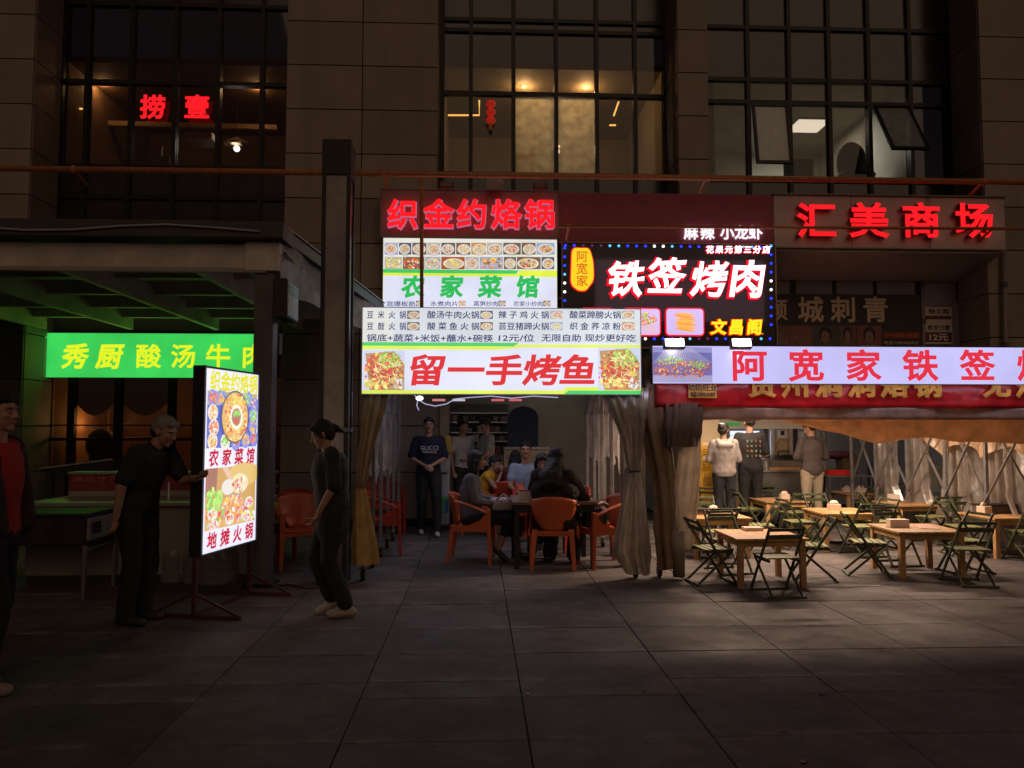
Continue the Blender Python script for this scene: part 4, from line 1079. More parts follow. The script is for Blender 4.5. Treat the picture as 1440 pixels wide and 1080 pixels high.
def shelves(px0, px1, py, n, Y, seed, label):
    a, bq = P(px0, py, Y), P(px1, py, Y)
    t = thing('bottle_shelf', label, 'shelf', ((a.x+bq.x)/2, Y, 0)); r_ = random.Random(seed)
    for k in range(n):
        z = a.z + .26*k
        MB().box(a.x, bq.x, Y, Y+.2, z-.02, z).build('shelf_board', M_wood, t, world=True)
        x = a.x + .05
        while x < bq.x - .04:
            shelfbottle(x, Y+.08, z, r_.choice([('r',(.6,.1,.05)),('w',(.7,.6,.5)),('g',(.1,.3,.1)),('o',(.7,.3,.08))]), t); x += r_.uniform(.07,.1)
    MB().box(a.x-.03, a.x, Y, Y+.2, 0, a.z+.26*n).build('side_board', M_wood, t, world=True); MB().box(bq.x, bq.x+.03, Y, Y+.2, 0, a.z+.26*n).build('side_board', M_wood, t, world=True)
shelves(66, 100, 655, 4, YW+1.4, 3, 'lit shelf of small bottles behind the leftmost restaurant pane')
shelves(112, 150, 640, 4, YW+1.9, 4, 'lit shelf of small bottles behind the second restaurant pane')
def ball(px, py, Y, r, label):
    p = P(px, py, Y); t = thing('hanging_lantern', label, 'lantern', p)
    MB().ell((0,0,0), (r, r, r)).build('lamp_shade', mat('lantern_amber', (.5,.3,.12), .6, var=.4, scale=60, emit=(1,.45,.12), estr=.5), t, smooth=True)
    MB().tube([(0,0,r), (0,0,max(.2, zhi+.28-p.z))], .006, 4).build('cord', M_black, t)
    lamp('POINT', p - Vector((0, .3, .3)), 6, (1,.5,.17), t, .15)
ball(88, 585, YW+1.0, .09, 'round amber lantern behind the leftmost restaurant pane')
ball(136, 572, YW+1.2, .12, 'patterned amber lantern behind the second restaurant pane')
ball(193, 570, YW+1.2, .12, 'patterned amber lantern at the top of the third restaurant pane')
p0 = P(142, 625, YW+.5); t = thing('potted_silhouette', 'dark round-backed seat inside the second restaurant pane', 'seat', p0)
MB().ell((0,0,0), (.25,.2,.28)).build('backrest', M_dark, t, smooth=True); MB().box(-.2,.2,0,.4,-.6,-.2).build('seat', M_dark, t)

# ------------------------------------------------------------------ left stall counter
YC = 7.95
def zc(py, Y=YC): return P(200, py, Y).z
def xc(px, Y=YC): return P(px, 700, Y).x
st = thing('stall_counter', 'long low off-white food stall counter with stainless rear rail in the porch', 'counter', (xc(200), YC+.4, 0))
XA, XB = xc(38), xc(357)
M_cream = mat('cream_board', (.27,.25,.20), .55, var=.15, scale=2.5, bump=.04)
n = 4
for i in range(n):
    MB().box(XA+(XB-XA)*i/n+.004, XA+(XB-XA)*(i+1)/n-.004, YC, YC+.02, .09, zc(712)).build('front_panel', M_cream, st, world=True, bevel=.003)
MB().box(XA, XB, YC+.04, YC+.75, 0, zc(712)-.01).build('carcass', M_dark, st, world=True)
MB().box(XA-.02, XB+.02, YC-.04, YC+.8, zc(712), zc(706)).build('worktop', M_alu, st, world=True, bevel=.006)
YR = YC+.78
MB().box(XA, XB, YR, YR+.03, zc(706), P(200, 690, YR).z).build('upstand', M_cream, st, world=True)
MB().box(XA, XB, YR, YR+.05, P(200, 690, YR).z+.004, P(200, 668, YR).z).build('red_band', mat('red_band', (.20,.03,.025), .5, var=.3, scale=6), st, world=True)
MB().box(XA, XB, YR-.03, YR+.2, P(200, 667, YR).z, P(200, 663.5, YR).z).build('steel_rail', M_alu, st, world=True, bevel=.004)
text('lettering', '酸汤 牛肉', P(136, 670, YR).x, P(136, 670.5, YR).z, .12, mat('dull_red_ink', (.5,.12,.1), .5, var=0), st, y=YR-.006, bold=.015, world=True)
for px in (188, 214, 310, 318): MB().tube([(xc(px), YC+.4, zc(706)), (xc(px), YC+.4, zc(706)+.17)], .012, 6).build('tap_pipe', M_alu, st, world=True)
t = thing('display_case', 'low black hood with a steel edge standing behind the stall counter rail', 'hood', (xc(110), YR+.5, 0))
a_ = P(60, 664, YR+.5); b_ = P(162, 646, YR+.5)
MB().add([], []) 
hb = MB(); hb.add([(a_.x,YR+.45,a_.z),(b_.x,YR+.45,a_.z),(b_.x,YR+.8,a_.z),(a_.x,YR+.8,a_.z),(a_.x,YR+.45,a_.z+.04),(b_.x,YR+.45,b_.z),(b_.x,YR+.8,b_.z),(a_.x,YR+.8,a_.z+.04)], [(0,3,2,1),(4,5,6,7),(0,1,5,4),(1,2,6,5),(2,3,7,6),(3,0,4,7)])
hb.build('hood', M_black, t, world=True); MB().bar((a_.x,YR+.44,a_.z+.045),(b_.x,YR+.44,b_.z+.005),.02).build('steel_edge', M_alu, t, world=True)
for q in (a_.x+.1, b_.x-.1): MB().box(q-.02,q+.02,YR+.5,YR+.54,0,a_.z).build('leg', M_black, t, world=True)
# cream cabinet behind, to the right of the rail
t = thing('back_counter', 'cream cupboard counter beyond the stall, behind the grey-haired man', 'cupboard', (xc(300), 9.3, 0))
MB().box(xc(225,9.3), xc(372,9.3), 9.3, 9.8, 0, P(300, 690, 9.3).z).build('body', M_cream, t, world=True, bevel=.01); MB().box(xc(222,9.3), xc(375,9.3), 9.25, 9.82, P(300, 690, 9.3).z+.002, P(300, 686, 9.3).z).build('top', M_alu, t, world=True)
# griddle table in front
g0 = G(108, 843)
t = thing('griddle_table', 'steel-legged outdoor griddle table with a dark box body at the far left', 'griddle', (g0.x-.6, g0.y+.15, 0))
zt = P(100, 727, g0.y).z
gx0, gx1 = g0.x-1.35, g0.x+.05
MB().box(gx0, gx1, g0.y, g0.y+.62, zt-.26, zt-.0).build('box_body', mat('griddle_dark', (.045,.03,.028), .45, .4, var=.4, scale=9), t, world=True, bevel=.008)
MB().box(gx0-.02, gx1+.02, g0.y-.02, g0.y+.64, zt+.002, zt+.03).build('griddle_top', M_black, t, world=True, bevel=.004)
MB().box(gx1+.004, gx1+.03, g0.y+.02, g0.y+.60, zt-.22, zt-.02).build('control_panel', M_alu, t, world=True, bevel=.004)
MB().box(gx1+.032, gx1+.036, g0.y+.08, g0.y+.24, zt-.17, zt-.06).build('switch_plate', M_black, t, world=True)
o = MB().lathe([(.001,.03),(.03,.03),(.035,0)], n=12).build('knob', M_alu, t); o.location = (gx1+.03-t.location.x, g0.y+.5-t.location.y, zt-.12); o.rotation_euler = (0, R(90), 0)
for x in (gx0+.03, gx1):
    for y in (g0.y+.02, g0.y+.6): MB().bar((x, y, 0), (x, y, zt-.26), .032).build('leg', M_grey, t, world=True)
MB().bar((gx1, g0.y+.02, zt-.3), (gx1, g0.y+.6, zt-.3), .02).build('rail', M_grey, t, world=True)
# water jugs
M_jug = mat('jug_plastic', (.55,.52,.45), .22, var=.12, scale=5, trans=.6)
def jug(px, py, label, k=1.0):
    p = G(px, py)
    t = thing('water_jug', label, 'water jug', p, rnd.uniform(0, 1), 'water jugs along the counter')
    pf = [(.001,0),(.115,0),(.123,.02),(.124,.05),(.122,.06),(.124,.07),(.124,.11),(.122,.12),(.124,.13),(.124,.17),(.122,.18),(.124,.19),(.124,.25),(.10,.30),(.05,.345),(.032,.36),(.032,.385),(.001,.385)]
    MB().lathe([(r*k, z*k) for r, z in pf], n=20).build('body', M_jug, t, smooth=True)
    MB().lathe([(.034*k,.375*k),(.034*k,.41*k),(.001,.41*k)], n=14).build('cap', mat('jug_cap', (.5,.08,.06), .4), t)
    pts = [(.05*k*math.cos(a), 0, .37*k+.075*k*math.sin(a)) for a in [math.pi*i/8 for i in range(9)]]
    MB().tube(pts, .008*k, 6).build('handle', M_jug, t, smooth=True)
jug(246, 818, 'single clear water jug left of the standing lightbox leg', 1.15)
jug(276, 820, 'clear water jug half hidden behind the lightbox stand leg', 1.1)
jug(299, 821, 'third clear water jug from the left, below the lightbox', 1.15)
jug(316, 820, 'rightmost clear water jug below the lightbox', 1.15)

# ------------------------------------------------------------------ plastic armchairs
def rrow(fn, n): return [fn(i/n) for i in range(n+1)]
def make_armchair(label, m, loc, rot, group='plastic armchairs in the left tent'):
    t = thing('plastic_armchair', label, 'armchair', loc, rot, group)
    # backrest: a curved fan narrowing to the seat
    def back(u, v):
        w = .10 + .155*math.sin(min(1, v*1.12)*math.pi/2); top = .045*(1-(2*u-1)**2)
        x = (2*u-1)*w
        z = .42 + .34*v + top*v
        y = .21 + .07*v - .10*(2*u-1)**2*(.5+.5*v)
        return (x, y, z)
    MB().grid(back, 14, 10).build('backrest', m, t, smooth=True, solid=.014)
    def seat(u, v):
        x = (2*u-1)*(.235-.02*v); y = -.22 + .44*v
        z = .415 - .02*math.sin(v*math.pi) - .012*(1-(2*u-1)**2) + (.012 if v < .1 else 0)
        return (x, y, z)
    MB().grid(seat, 10, 10).build('seat', m, t, smooth=True, solid=.014)
    for s in (-1, 1):
        # arm: ribbon from the top edge of the back sweeping forward and down, then the front leg
        path = [(.245, .19, .735), (.27, .10, .715), (.285, -.02, .68), (.285, -.13, .635), (.278, -.20, .60)]
        rings = []
        for i, (x, y, z) in enumerate(path):
            w = .055; hh = .014
            rings.append([(s*(x-w/2), y, z), (s*(x+w/2), y, z-.012), (s*(x+w/2), y, z-.012-hh), (s*(x-w/2), y, z-hh)])
        MB().loft(rings).build('armrest', m, t, smooth=False, bevel=.003)
        # side apron under the arm with a triangular opening behind it
        pts = [(-.225, .60), (-.20, .60), (-.12, .50), (.02, .44), (.20, .44), (.20, .37), (-.225, .37)]
        b = MB(); n = len(pts)
        b.add([(s*.262, y, z) for y, z in pts] + [(s*.276, y, z) for y, z in pts], [tuple(range(n)), tuple(range(2*n-1, n-1, -1))] + [(i, n+i, n+(i+1)%n, (i+1)%n) for i in range(n)])
        b.build('side_apron', m, t)
        for fy, y0, y1 in ((1, -.215, -.235), (0, .20, .265)):
            tx, bx = (.262, .275) if fy else (.20, .235)
            zt = .62 if fy else .44
            rings = []
            for k in range(5):
                f = k/4; x = tx+(bx-tx)*f; y = y0+(y1-y0)*f; z = zt*(1-f); w = .062-.022*f; d = .05-.015*f
                rings.append([(s*(x-w/2), y-d/2, z), (s*(x+w/2), y-d/2, z), (s*(x+w/2), y+d/2, z), (s*(x-w/2), y+d/2, z)])
            MB().loft(rings).build('leg', m, t, bevel=.004)
    b = MB(); b.box(-.235, .235, -.232, -.220, .365, .405); b.build('front_apron', m, t)
    b = MB(); b.box(-.19, .19, .205, .217, .37, .425); b.build('rear_apron', m, t)
    return t
# rot: 0 means the sitter faces the camera (-y); +90deg faces +x
cg = G(664, 788)
chA = make_armchair('orange plastic armchair under the black-haired woman in the grey top', M_plastic, cg, R(84))
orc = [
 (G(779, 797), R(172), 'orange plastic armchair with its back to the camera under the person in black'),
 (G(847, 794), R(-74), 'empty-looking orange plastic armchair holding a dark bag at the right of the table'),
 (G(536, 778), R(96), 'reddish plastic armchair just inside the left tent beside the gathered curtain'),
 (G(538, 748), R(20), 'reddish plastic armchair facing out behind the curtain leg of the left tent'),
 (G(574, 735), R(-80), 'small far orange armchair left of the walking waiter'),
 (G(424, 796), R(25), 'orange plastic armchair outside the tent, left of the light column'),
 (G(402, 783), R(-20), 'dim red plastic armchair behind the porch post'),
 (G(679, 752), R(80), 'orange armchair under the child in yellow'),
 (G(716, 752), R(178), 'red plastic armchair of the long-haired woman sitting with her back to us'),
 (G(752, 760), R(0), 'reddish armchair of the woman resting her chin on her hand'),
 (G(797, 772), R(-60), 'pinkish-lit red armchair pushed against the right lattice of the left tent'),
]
for i, (l, r_, lab) in enumerate(orc): dup(chA, l, r_, lab)
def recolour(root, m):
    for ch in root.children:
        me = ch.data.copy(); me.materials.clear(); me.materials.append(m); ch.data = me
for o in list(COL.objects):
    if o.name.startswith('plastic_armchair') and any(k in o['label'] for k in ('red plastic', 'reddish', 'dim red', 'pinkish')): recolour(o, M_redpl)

# ------------------------------------------------------------------ square dining tables in the left tent
def bigtable(x, y, w, d, h, label, mt, ml):
    t = thing('dining_table', label, 'table', (x, y, 0))
    MB().box(-w/2, w/2, -d/2, d/2, h-.035, h).build('tabletop', mt, t, bevel=.004)
    MB().box(-w/2+.05, w/2-.05, -d/2+.04, -d/2+.06, h-.12, h-.037).build('apron', ml, t); MB().box(-w/2+.05, w/2-.05, d/2-.06, d/2-.04, h-.12, h-.037).build('apron', ml, t)
    for sx in (-1, 1):
        for sy in (-1, 1): MB().bar((sx*(w/2-.05), sy*(d/2-.05), 0), (sx*(w/2-.05), sy*(d/2-.05), h-.037), .055).build('leg', ml, t, bevel=.004)
    return t
q = G(728, 801); TH = .74
bigtable(q.x+.42, q.y+.44, .95, .86, TH, 'dark-legged wooden table between the seated women', mat('table_worn', (.20,.12,.075), .35, var=.3, scale=12), M_black)
q2 = G(697, 750); bigtable(q2.x+.3, q2.y+.2, .7, .6, .72, 'small dark table in front of the child in yellow', mat('table_worn', (.2,.12,.07)), M_black)
def put(px, py_table, Y=None): pass
TX, TY = q.x+.42, q.y+.44
t = thing('tissue_box', 'white tissue box with a red lid edge on the left end of the wooden table', 'tissue box', (TX-.30, TY-.15, TH))
MB().box(-.09,.09,-.06,.06,0,.10).build('box', mat('tissue_white', (.62,.56,.52), .6), t, bevel=.006); MB().box(-.092,.092,-.062,.062,.102,.115).build('lid', M_redpl, t)
t = thing('drinking_glass', 'short clear drinking glass in the middle of the wooden table', 'glass', (TX+.02, TY-.2, TH))
MB().lathe([(.001,0),(.028,0),(.036,.09),(.034,.09),(.026,.008),(.001,.008)], n=14).build('tumbler', mat('glass_clear', (.9,.9,.9), .05, var=0, trans=.9), t, smooth=True)
for k, (dx, dy) in enumerate(((-.2,-.28),(-.08,-.32),(.12,-.3))):
    t = thing('small_dish', 'white saucer near the front edge of the wooden table, ' + ('left of three' if k == 0 else 'middle of three' if k == 1 else 'right of three'), 'saucer', (TX+dx, TY+dy, TH))
    MB().lathe([(.001,0),(.03,0),(.05,.018),(.047,.02),(.03,.006),(.001,.006)], n=14).build('saucer', mat('tissue_white', (.62,.56,.52)), t, smooth=True)
t = thing('green_bottle', 'green drink carton standing before the child in yellow', 'bottle', (q2.x+.42, q2.y+.12, .72))
MB().lathe([(.001,0),(.04,0),(.04,.13),(.02,.17),(.02,.2),(.001,.2)], n=12).build('body', mat('bottle_green', (.03,.3,.12), .35), t)
MB().lathe([(.021,.19),(.021,.215),(.001,.215)], n=10).build('cap', mat('tissue_white', (.6,.6,.6)), t)
t = thing('tissue_box', 'white tissue packet on the small table of the child in yellow', 'tissue box', (q2.x+.30, q2.y+.25, .72))
MB().box(-.07,.07,-.05,.05,0,.07).build('box', mat('tissue_white', (.6,.6,.6)), t, bevel=.006); MB().ell((0,0,.08),(.05,.03,.04)).build('tissue', mat('tissue_white', (.6,.6,.6)), t)
# bag on the right chair
t = thing('handbag', 'dark handbag lying on the seat of the right orange armchair', 'bag', G(846, 794) + Vector((-.08, .02, .425)), R(20))
MB().box(-.14,.14,-.07,.07,0,.2).build('body', mat('bag_dark', (.03,.025,.03), .5, var=.2), t, bevel=.03); MB().tube([(-.08,0,.19),(-.06,0,.3),(.06,0,.3),(.08,0,.19)], .009, 6).build('handle', M_black, t)
t = thing('garment', 'pale folded jacket lying over the handbag on the right orange armchair', 'jacket', G(846, 794) + Vector((-.07, .0, .70)), R(10))
MB().grid(lambda u, v: (.26*(u-.5), .16*(v-.5), .02*math.sin(u*9)+.015*math.cos(v*8)-.08*abs(u-.5)), 12, 8).build('cloth', mat('pale_sheet', (.4,.35,.33)), t, smooth=True, solid=.02)

# ------------------------------------------------------------------ tents
def drape(parent, name, rings, m, k=9, amp=.22, seed=0, n=72):
    """gathered curtain: rings = (z, cx, cy, rx, ry)"""
    fine = []
    for i in range(len(rings)-1):
        for q in range(5):
            f = q/5; fine.append(tuple(rings[i][j]*(1-f) + rings[i+1][j]*f for j in range(5)))
    fine.append(rings[-1]); out = []
    for z, cx, cy, rx, ry in fine:
        row = []
        for j in range(n):
            a = 2*math.pi*j/n
            am = amp * (1 + .5*noise.noise(Vector((a*1.3, z*1.2, seed))))
            rr = 1 + am*math.cos(k*a + 1.2*noise.noise(Vector((z*1.1, seed, 0))) + seed) + .16*noise.noise(Vector((math.cos(a)*2, math.sin(a)*2, z*3+seed))) + .07*noise.noise(Vector((math.cos(a)*7, math.sin(a)*7, z*11+seed)))
            row.append((cx + rx*rr*math.cos(a), cy + ry*rr*math.sin(a), z + .02*noise.noise(Vector((a, 0, seed)))*(1 if z < .3 else 0)))
        out.append(row)
    b = MB(); b.loft(out, cap=False)
    return b.build(name, m, parent, smooth=True, world=True)
def wheel(parent, x, y):
    p = part('wheel', parent, (x-parent.location.x, y-parent.location.y, .06))
    o = MB().lathe([(.02,-.02),(.055,-.02),(.06,-.01),(.06,.01),(.055,.02),(.02,.02)], n=16).build('tyre', M_black, p); o.rotation_euler = (0, R(90), 0)
    o = MB().lathe([(.001,-.022),(.022,-.022),(.022,.022),(.001,.022)], n=10).build('rim', M_grey, p); o.rotation_euler = (0, R(90), 0)
    MB().box(-.03,.03,-.06,.05,.062,.072).build('fork', M_grey, p)
def tent(label, XL, XR, Y0, Y1, ze, zp, posts, canv, rightline=None, leftposts=True):
    t = thing('sliding_tent', label, 'tent', ((XL+XR)/2, Y0, 0))
    def xr(y): return XR if rightline is None else rightline(y)
    M_t = mat('tent_steel', (.30,.29,.29), .38, .6, var=.25, scale=14)
    for y in posts:
        sides = ([XL] if leftposts else []) + [xr(y)]
        for x in sides:
            MB().bar((x, y, .07), (x, y, ze), .042).build('post', M_t, t, world=True, bevel=.004)
            wheel(t, x, y)
    # roof hoops and cover
    for y in posts:
        pts = []
        for i in range(13):
            f = i/12; pts.append((XL + (xr(y)-XL)*f, y, ze + (zp-ze)*math.sin(math.pi*f)**.8))
        MB().tube(pts, .018, 6).build('roof_hoop', M_t, t, world=True)
    def roof(u, v):
        y = Y0 + (Y1-Y0)*v; sag = -.07*abs(math.sin(v*math.pi*(len(posts)-1)))
        x = XL + (xr(y)-XL)*u
        return (x, y, ze + (zp-ze)*math.sin(math.pi*u)**.8 + .03 + sag*math.sin(math.pi*u) + .02*noise.noise(Vector((u*9, v*9, 0))))
    MB().grid(roof, 36, 36).build('roof_cover', canv, t, world=True, smooth=True)
    return t, M_t, xr
def lattice(t, M_t, fx, ys, z0, z1, par='crossbar'):
    for a, b in zip(ys, ys[1:]):
        MB().bar((fx(a)-.03, a, z1), (fx(b)-.03, b, z0), .012, .032, up=(1,0,0)).build(par, M_t, t, world=True)
        MB().bar((fx(a)+.03, a, z0), (fx(b)+.03, b, z1), .012, .032, up=(1,0,0)).build(par, M_t, t, world=True)
LX0, LX1 = P(512, 600, YT).x, P(893, 600, YT).x
postsL = [YT+.05, 8.75, 9.45, 10.15, 10.85, 11.55]
tl, M_t, xrl = tent('left sliding tent on castors with steel posts and vinyl side curtains', LX0, LX1, YT, 11.7, 2.42, 2.66, postsL, vinylmat('left_canvas', (.30,.27,.23), .0, .02, .3))
for fx in (lambda y: LX0, lambda y: LX1): lattice(tl, M_t, fx, postsL, 1.75, 2.38)
# header beam and valance behind the lightbox
MB().bar((LX0, YT+.03, 2.42), (LX1, YT+.03, 2.42), .05).build('header_beam', M_t, tl, world=True)
MB().bar((LX0, YT+.03, 1.98), (LX1, YT+.03, 1.98), .03).build('sign_rail', M_t, tl, world=True)
# side vinyl sheets pulled up, right side
def sidesheet(x, y0, y1, zt, zb, seed, name='side_curtain', m=M_vinylc, t=tl, fx=None):
    def f(u, v):
        y = y0 + (y1-y0)*u
        low = zb + .18*abs(math.sin(u*math.pi*4+seed)) + .12*noise.noise(Vector((u*5, seed, 0)))
        z = zt + (low-zt)*v
        xx = (x if fx is None else fx(y)) + .05*math.sin(u*34+v*3+seed)*(.3+v*.7) + .05*noise.noise(Vector((u*9, v*5, seed)))
        return (xx, y, z)
    return MB().grid(f, 70, 22).build(name, m, t, smooth=True, world=True)
sidesheet(LX1+.05, YT+.15, 11.6, 2.4, 1.05, .4)
sidesheet(LX0-.04, YT+.7, 11.6, 2.4, .9, 1.9)
# front curtains: right one tied at waist, flaring to the ground
cxr, cyr = P(884, 600, YT-.02).x, YT-.02
def pr_(px): return P(px, 600, YT-.02).x
drape(tl, 'tied_curtain', [(1.98, pr_(880), cyr+.05, .24, .10), (1.75, pr_(884), cyr, .17, .10), (1.45, pr_(889), cyr, .10, .08), (1.12, pr_(891), cyr, .055, .055)], M_vinyl, 11, .20, 3)
drape(tl, 'tied_curtain', [(1.10, pr_(892), cyr, .055, .055), (.85, pr_(890), cyr-.02, .10, .07), (.55, pr_(887), cyr-.04, .14, .09), (.28, pr_(884), cyr-.05, .17, .10), (.06, pr_(895), cyr-.02, .10, .09)], M_vinyl, 10, .22, 5)
MB().tube([(pr_(891)+.06*math.cos(a), cyr+.06*math.sin(a), 1.11+.01*math.sin(3*a)) for a in [i*.5 for i in range(14)]], .01, 5).build('tie_cord', M_black, tl, world=True)
M_cv = vinylmat('ochre_canvas', (.36,.27,.17), .03, .02, .35)
drape(tl, 'tied_curtain', [(2.1, pr_(530), cyr+.05, .13, .09), (1.7, pr_(524), cyr, .10, .08), (1.3, pr_(514), cyr, .07, .06), (.95, pr_(508), cyr, .05, .05)], M_cv, 8, .2, 8)
drape(tl, 'tied_curtain', [(.94, pr_(508), cyr, .05, .05), (.6, pr_(512), cyr, .09, .07), (.3, pr_(517), cyr-.02, .12, .08), (.18, pr_(518), cyr-.02, .12, .08)], vinylmat('yellow_hem', (.62,.42,.16), .03, .02, .35), 7, .2, 9)
# LED string under the header
t = thing('string_light', 'white LED string looping under the front of the left tent roof', 'string light', (LX0, YT+.5, 2.1))
for k, (pts, s) in enumerate(((((583,556),(590,563),(598,568),(612,571),(628,568),(640,561),(660,559)), 1), (((660,559),(690,557),(720,560),(750,557),(785,559)), .6), (((588,560),(586,570),(589,577)), .8))):
    MB().tube([P(x, y, 9.0+.1*k) for x, y in pts], .006, 5).build('led_tube', emat('string_white', (.6,.55,.9), .75), t, world=True)
MB().ell(P(590, 560, 9.0), (.045,.045,.03)).build('plug', emat('string_plug', (.8,.8,1), 2), t, world=True)
lamp('POINT', P(590, 556, 8.9), 7, (.72,.72,1), t, .06)
lamp('AREA', Vector(((LX0+LX1)/2, 9.9, 2.36)), 11, (.80,.78,1), t, 1.6, sizey=1.2)
for px, c in ((617,(1,.35,.4)), (645,(.9,.85,1)), (700,(1,.2,.25)), (725,(1,.2,.25))):
    p0 = P(px, 562.5, 11.0)
    o = MB().box(p0.x-.09, p0.x+.09, 11.0, 11.03, p0.z-.015, p0.z+.015).build('led_ticker', emat('ticker_%d' % px, c, .6)); tag(o, {617:'faint red lit strip at the far left of the left tent ceiling edge',645:'white lit strip beside the faint red one at the back of the left tent',700:'red lit strip at the middle back of the left tent',725:'rightmost red lit strip at the back of the left tent'}[px], 'led strip')

# right tent
RX0 = P(928, 600, YT).x
def rline(y): return 6.75 + (5.95-6.75)*(y-YT)/(12.2-YT)
ysR = [YT+.1, 8.85, 9.55, 10.2, 10.9, 11.55, 12.1]
tr, M_t, xrr = tent('wide right sliding tent with brown canvas and crossed steel side bars', RX0, 6.75, YT, 12.2, 2.12, 2.30, ysR, M_canvas, rline)
lattice(tr, M_t, rline, ysR, .62, 1.75)
lattice(tr, M_t, rline, ysR, 1.75, 2.08)
sidesheet(0, 8.2, 10.9, 2.1, 1.15, 2.2, 'side_curtain', M_canvas, tr, fx=lambda y: rline(y)+.12)
def strip(y, w, zt, zb, seed, m):
    def f(u, v):
        ww = w*(1-.55*math.sin(math.pi*v)) if v < .7 else w*(.45+(v-.7)*2.4)
        yy = y + ww*(u-.5)
        return (rline(yy)+.2+.05*math.sin(u*19+seed+v*2), yy, zt+(zb-zt)*v)
    return MB().grid(f, 24, 20).build('gathered_curtain', m, tr, smooth=True, world=True)
for k, y in enumerate(ysR[1:-1]): strip(y+.05, .8, 2.08, .12, k*1.7, M_vinylc)
sidesheet(0, 8.2, 10.6, 2.08, .35, 5.1, 'side_curtain', M_vinylc, tr, fx=lambda y: rline(y)+.3)
# banner, grey valance, rolled front curtain
def zr(py): return P(1180, py, YT).z
bx0, bx1 = P(921, 600, YT).x, 7.3
def ban(u, v):
    x = bx0 + (bx1-bx0)*u
    return (x, YT-.0-.03*math.sin(u*23)*v-.02*noise.noise(Vector((u*14, v*2, 3))), zr(536) + (zr(573)-zr(536))*v + .006*math.sin(u*17))
M_ban = vinylmat('red_banner', (.62,.035,.045), .0, .03, .5)
bn = thing('red_banner', 'creased red cloth banner with gold characters half hidden under the long lilac lightbox', 'banner', (bx0, YT, zr(555)))
MB().grid(ban, 90, 6).build('cloth', M_ban, bn, smooth=True, world=True, solid=.006)
gold = vinylmat('gold_ink', (.85,.50,.12), .0, .0, .5)
for i, ch in enumerate('贵州洞洞烙锅 无烟'):
    if ch == ' ': continue
    p0 = P(1072+46.5*i + (4 if i > 6 else 0), 541, YT-.05); text('character', ch, p0.x, p0.z, .27, gold, bn, y=YT-.055, bold=.04, world=True, sx=1.15, depth=.004)
p0 = P(988, 549, YT-.06)
MB().prism([(p0.x-.15, p0.z-.08), (p0.x+.15, p0.z-.08), (p0.x+.15, p0.z+.09), (p0.x-.15, p0.z+.09)], YT-.062, YT-.058).build('badge', gold, bn, world=True)
text('caption', '叻叻旺业', p0.x, p0.z+.03, .075, mat('dark_ink', (.04,.02,.03)), bn, y=YT-.068, bold=.02, world=True)
text('caption', '电话:13595101839', p0.x, p0.z-.04, .055, mat('dark_ink', (.04,.02,.03)), bn, y=YT-.068, bold=.02, world=True, fit=.26)
def val(u, v):
    x = bx0 + .0 + (bx1-bx0)*u
    return (x, YT+.03-.015*math.sin(u*31)*v, zr(571) + (zr(590)-zr(571))*v)
MB().grid(val, 80, 3).build('grey_valance', vinylmat('valance_grey', (.40,.30,.27), .0, .03, .5), tr, smooth=True, world=True, solid=.004)
MB().box(bx0, bx1, YT+.05, YT+.11, zr(500), zr(545)).build('header_beam', M_t, tr, world=True)
# rolled front curtain sagging under the valance
def roll(u, v):
    x = P(985, 600, YT).x + (7.2 - P(985, 600, YT).x)*u
    a = 2*math.pi*v
    px = 985 + u*455*1.1
    low = np.interp(px, [985,1040,1085,1120,1160,1200,1250,1330,1440,1500], [592,588,590,600,612,622,616,623,628,630])
    zlo = P(1180, float(low), YT+.2).z; ztop = zr(582)
    c = (zlo+ztop)/2; rz_ = max(.03, (ztop-zlo)/2); w = 1 + .22*noise.noise(Vector((u*14, math.cos(a)*1.2, math.sin(a)*1.2))) + .09*math.sin(a*5+u*26)
    return (x, YT+.32 + .16*w*math.sin(a), c + rz_*w*math.cos(a) - .0)
MB().grid(roll, 120, 24).build('rolled_curtain', M_canvas, tr, smooth=True, world=True)
# left gathered curtains of right tent
def q_(px): return P(px, 600, YT).x
drape(tr, 'tied_curtain', [(1.82, q_(962), YT+.05, .20, .10), (1.55, q_(958), YT, .19, .10), (1.36, q_(955), YT, .17, .09)], mat('brown_fabric', (.12,.075,.05), .8, var=.2), 16, .16, 2)
drape(tr, 'tied_curtain', [(1.8, q_(979), YT+.06, .07, .06), (1.4, q_(972), YT+.02, .10, .07), (.9, q_(964), YT, .12, .08), (.4, q_(955), YT, .13, .09), (.3, q_(955), YT, .13, .09)], M_vinyl, 7, .16, 4)
drape(tr, 'tied_curtain', [(2.3, q_(915), YT+.12, .12, .10), (1.6, q_(922), YT+.08, .14, .10), (1.0, q_(935), YT+.05, .10, .08), (.5, q_(938), YT+.02, .13, .09), (.1, q_(942), YT, .12, .09)], mat('brown_tarp', (.20,.125,.07), .6, var=.25, bump=.3, bscale=9), 6, .18, 6)
MB().lathe([(.001,.03),(.062,.03),(.066,.5),(.001,.5)], c=(q_(950), YT-.06, 0), n=16).build('cardboard_tube', mat('tube_tan', (.24,.18,.12), .7, var=.2), tr, world=True, smooth=True)
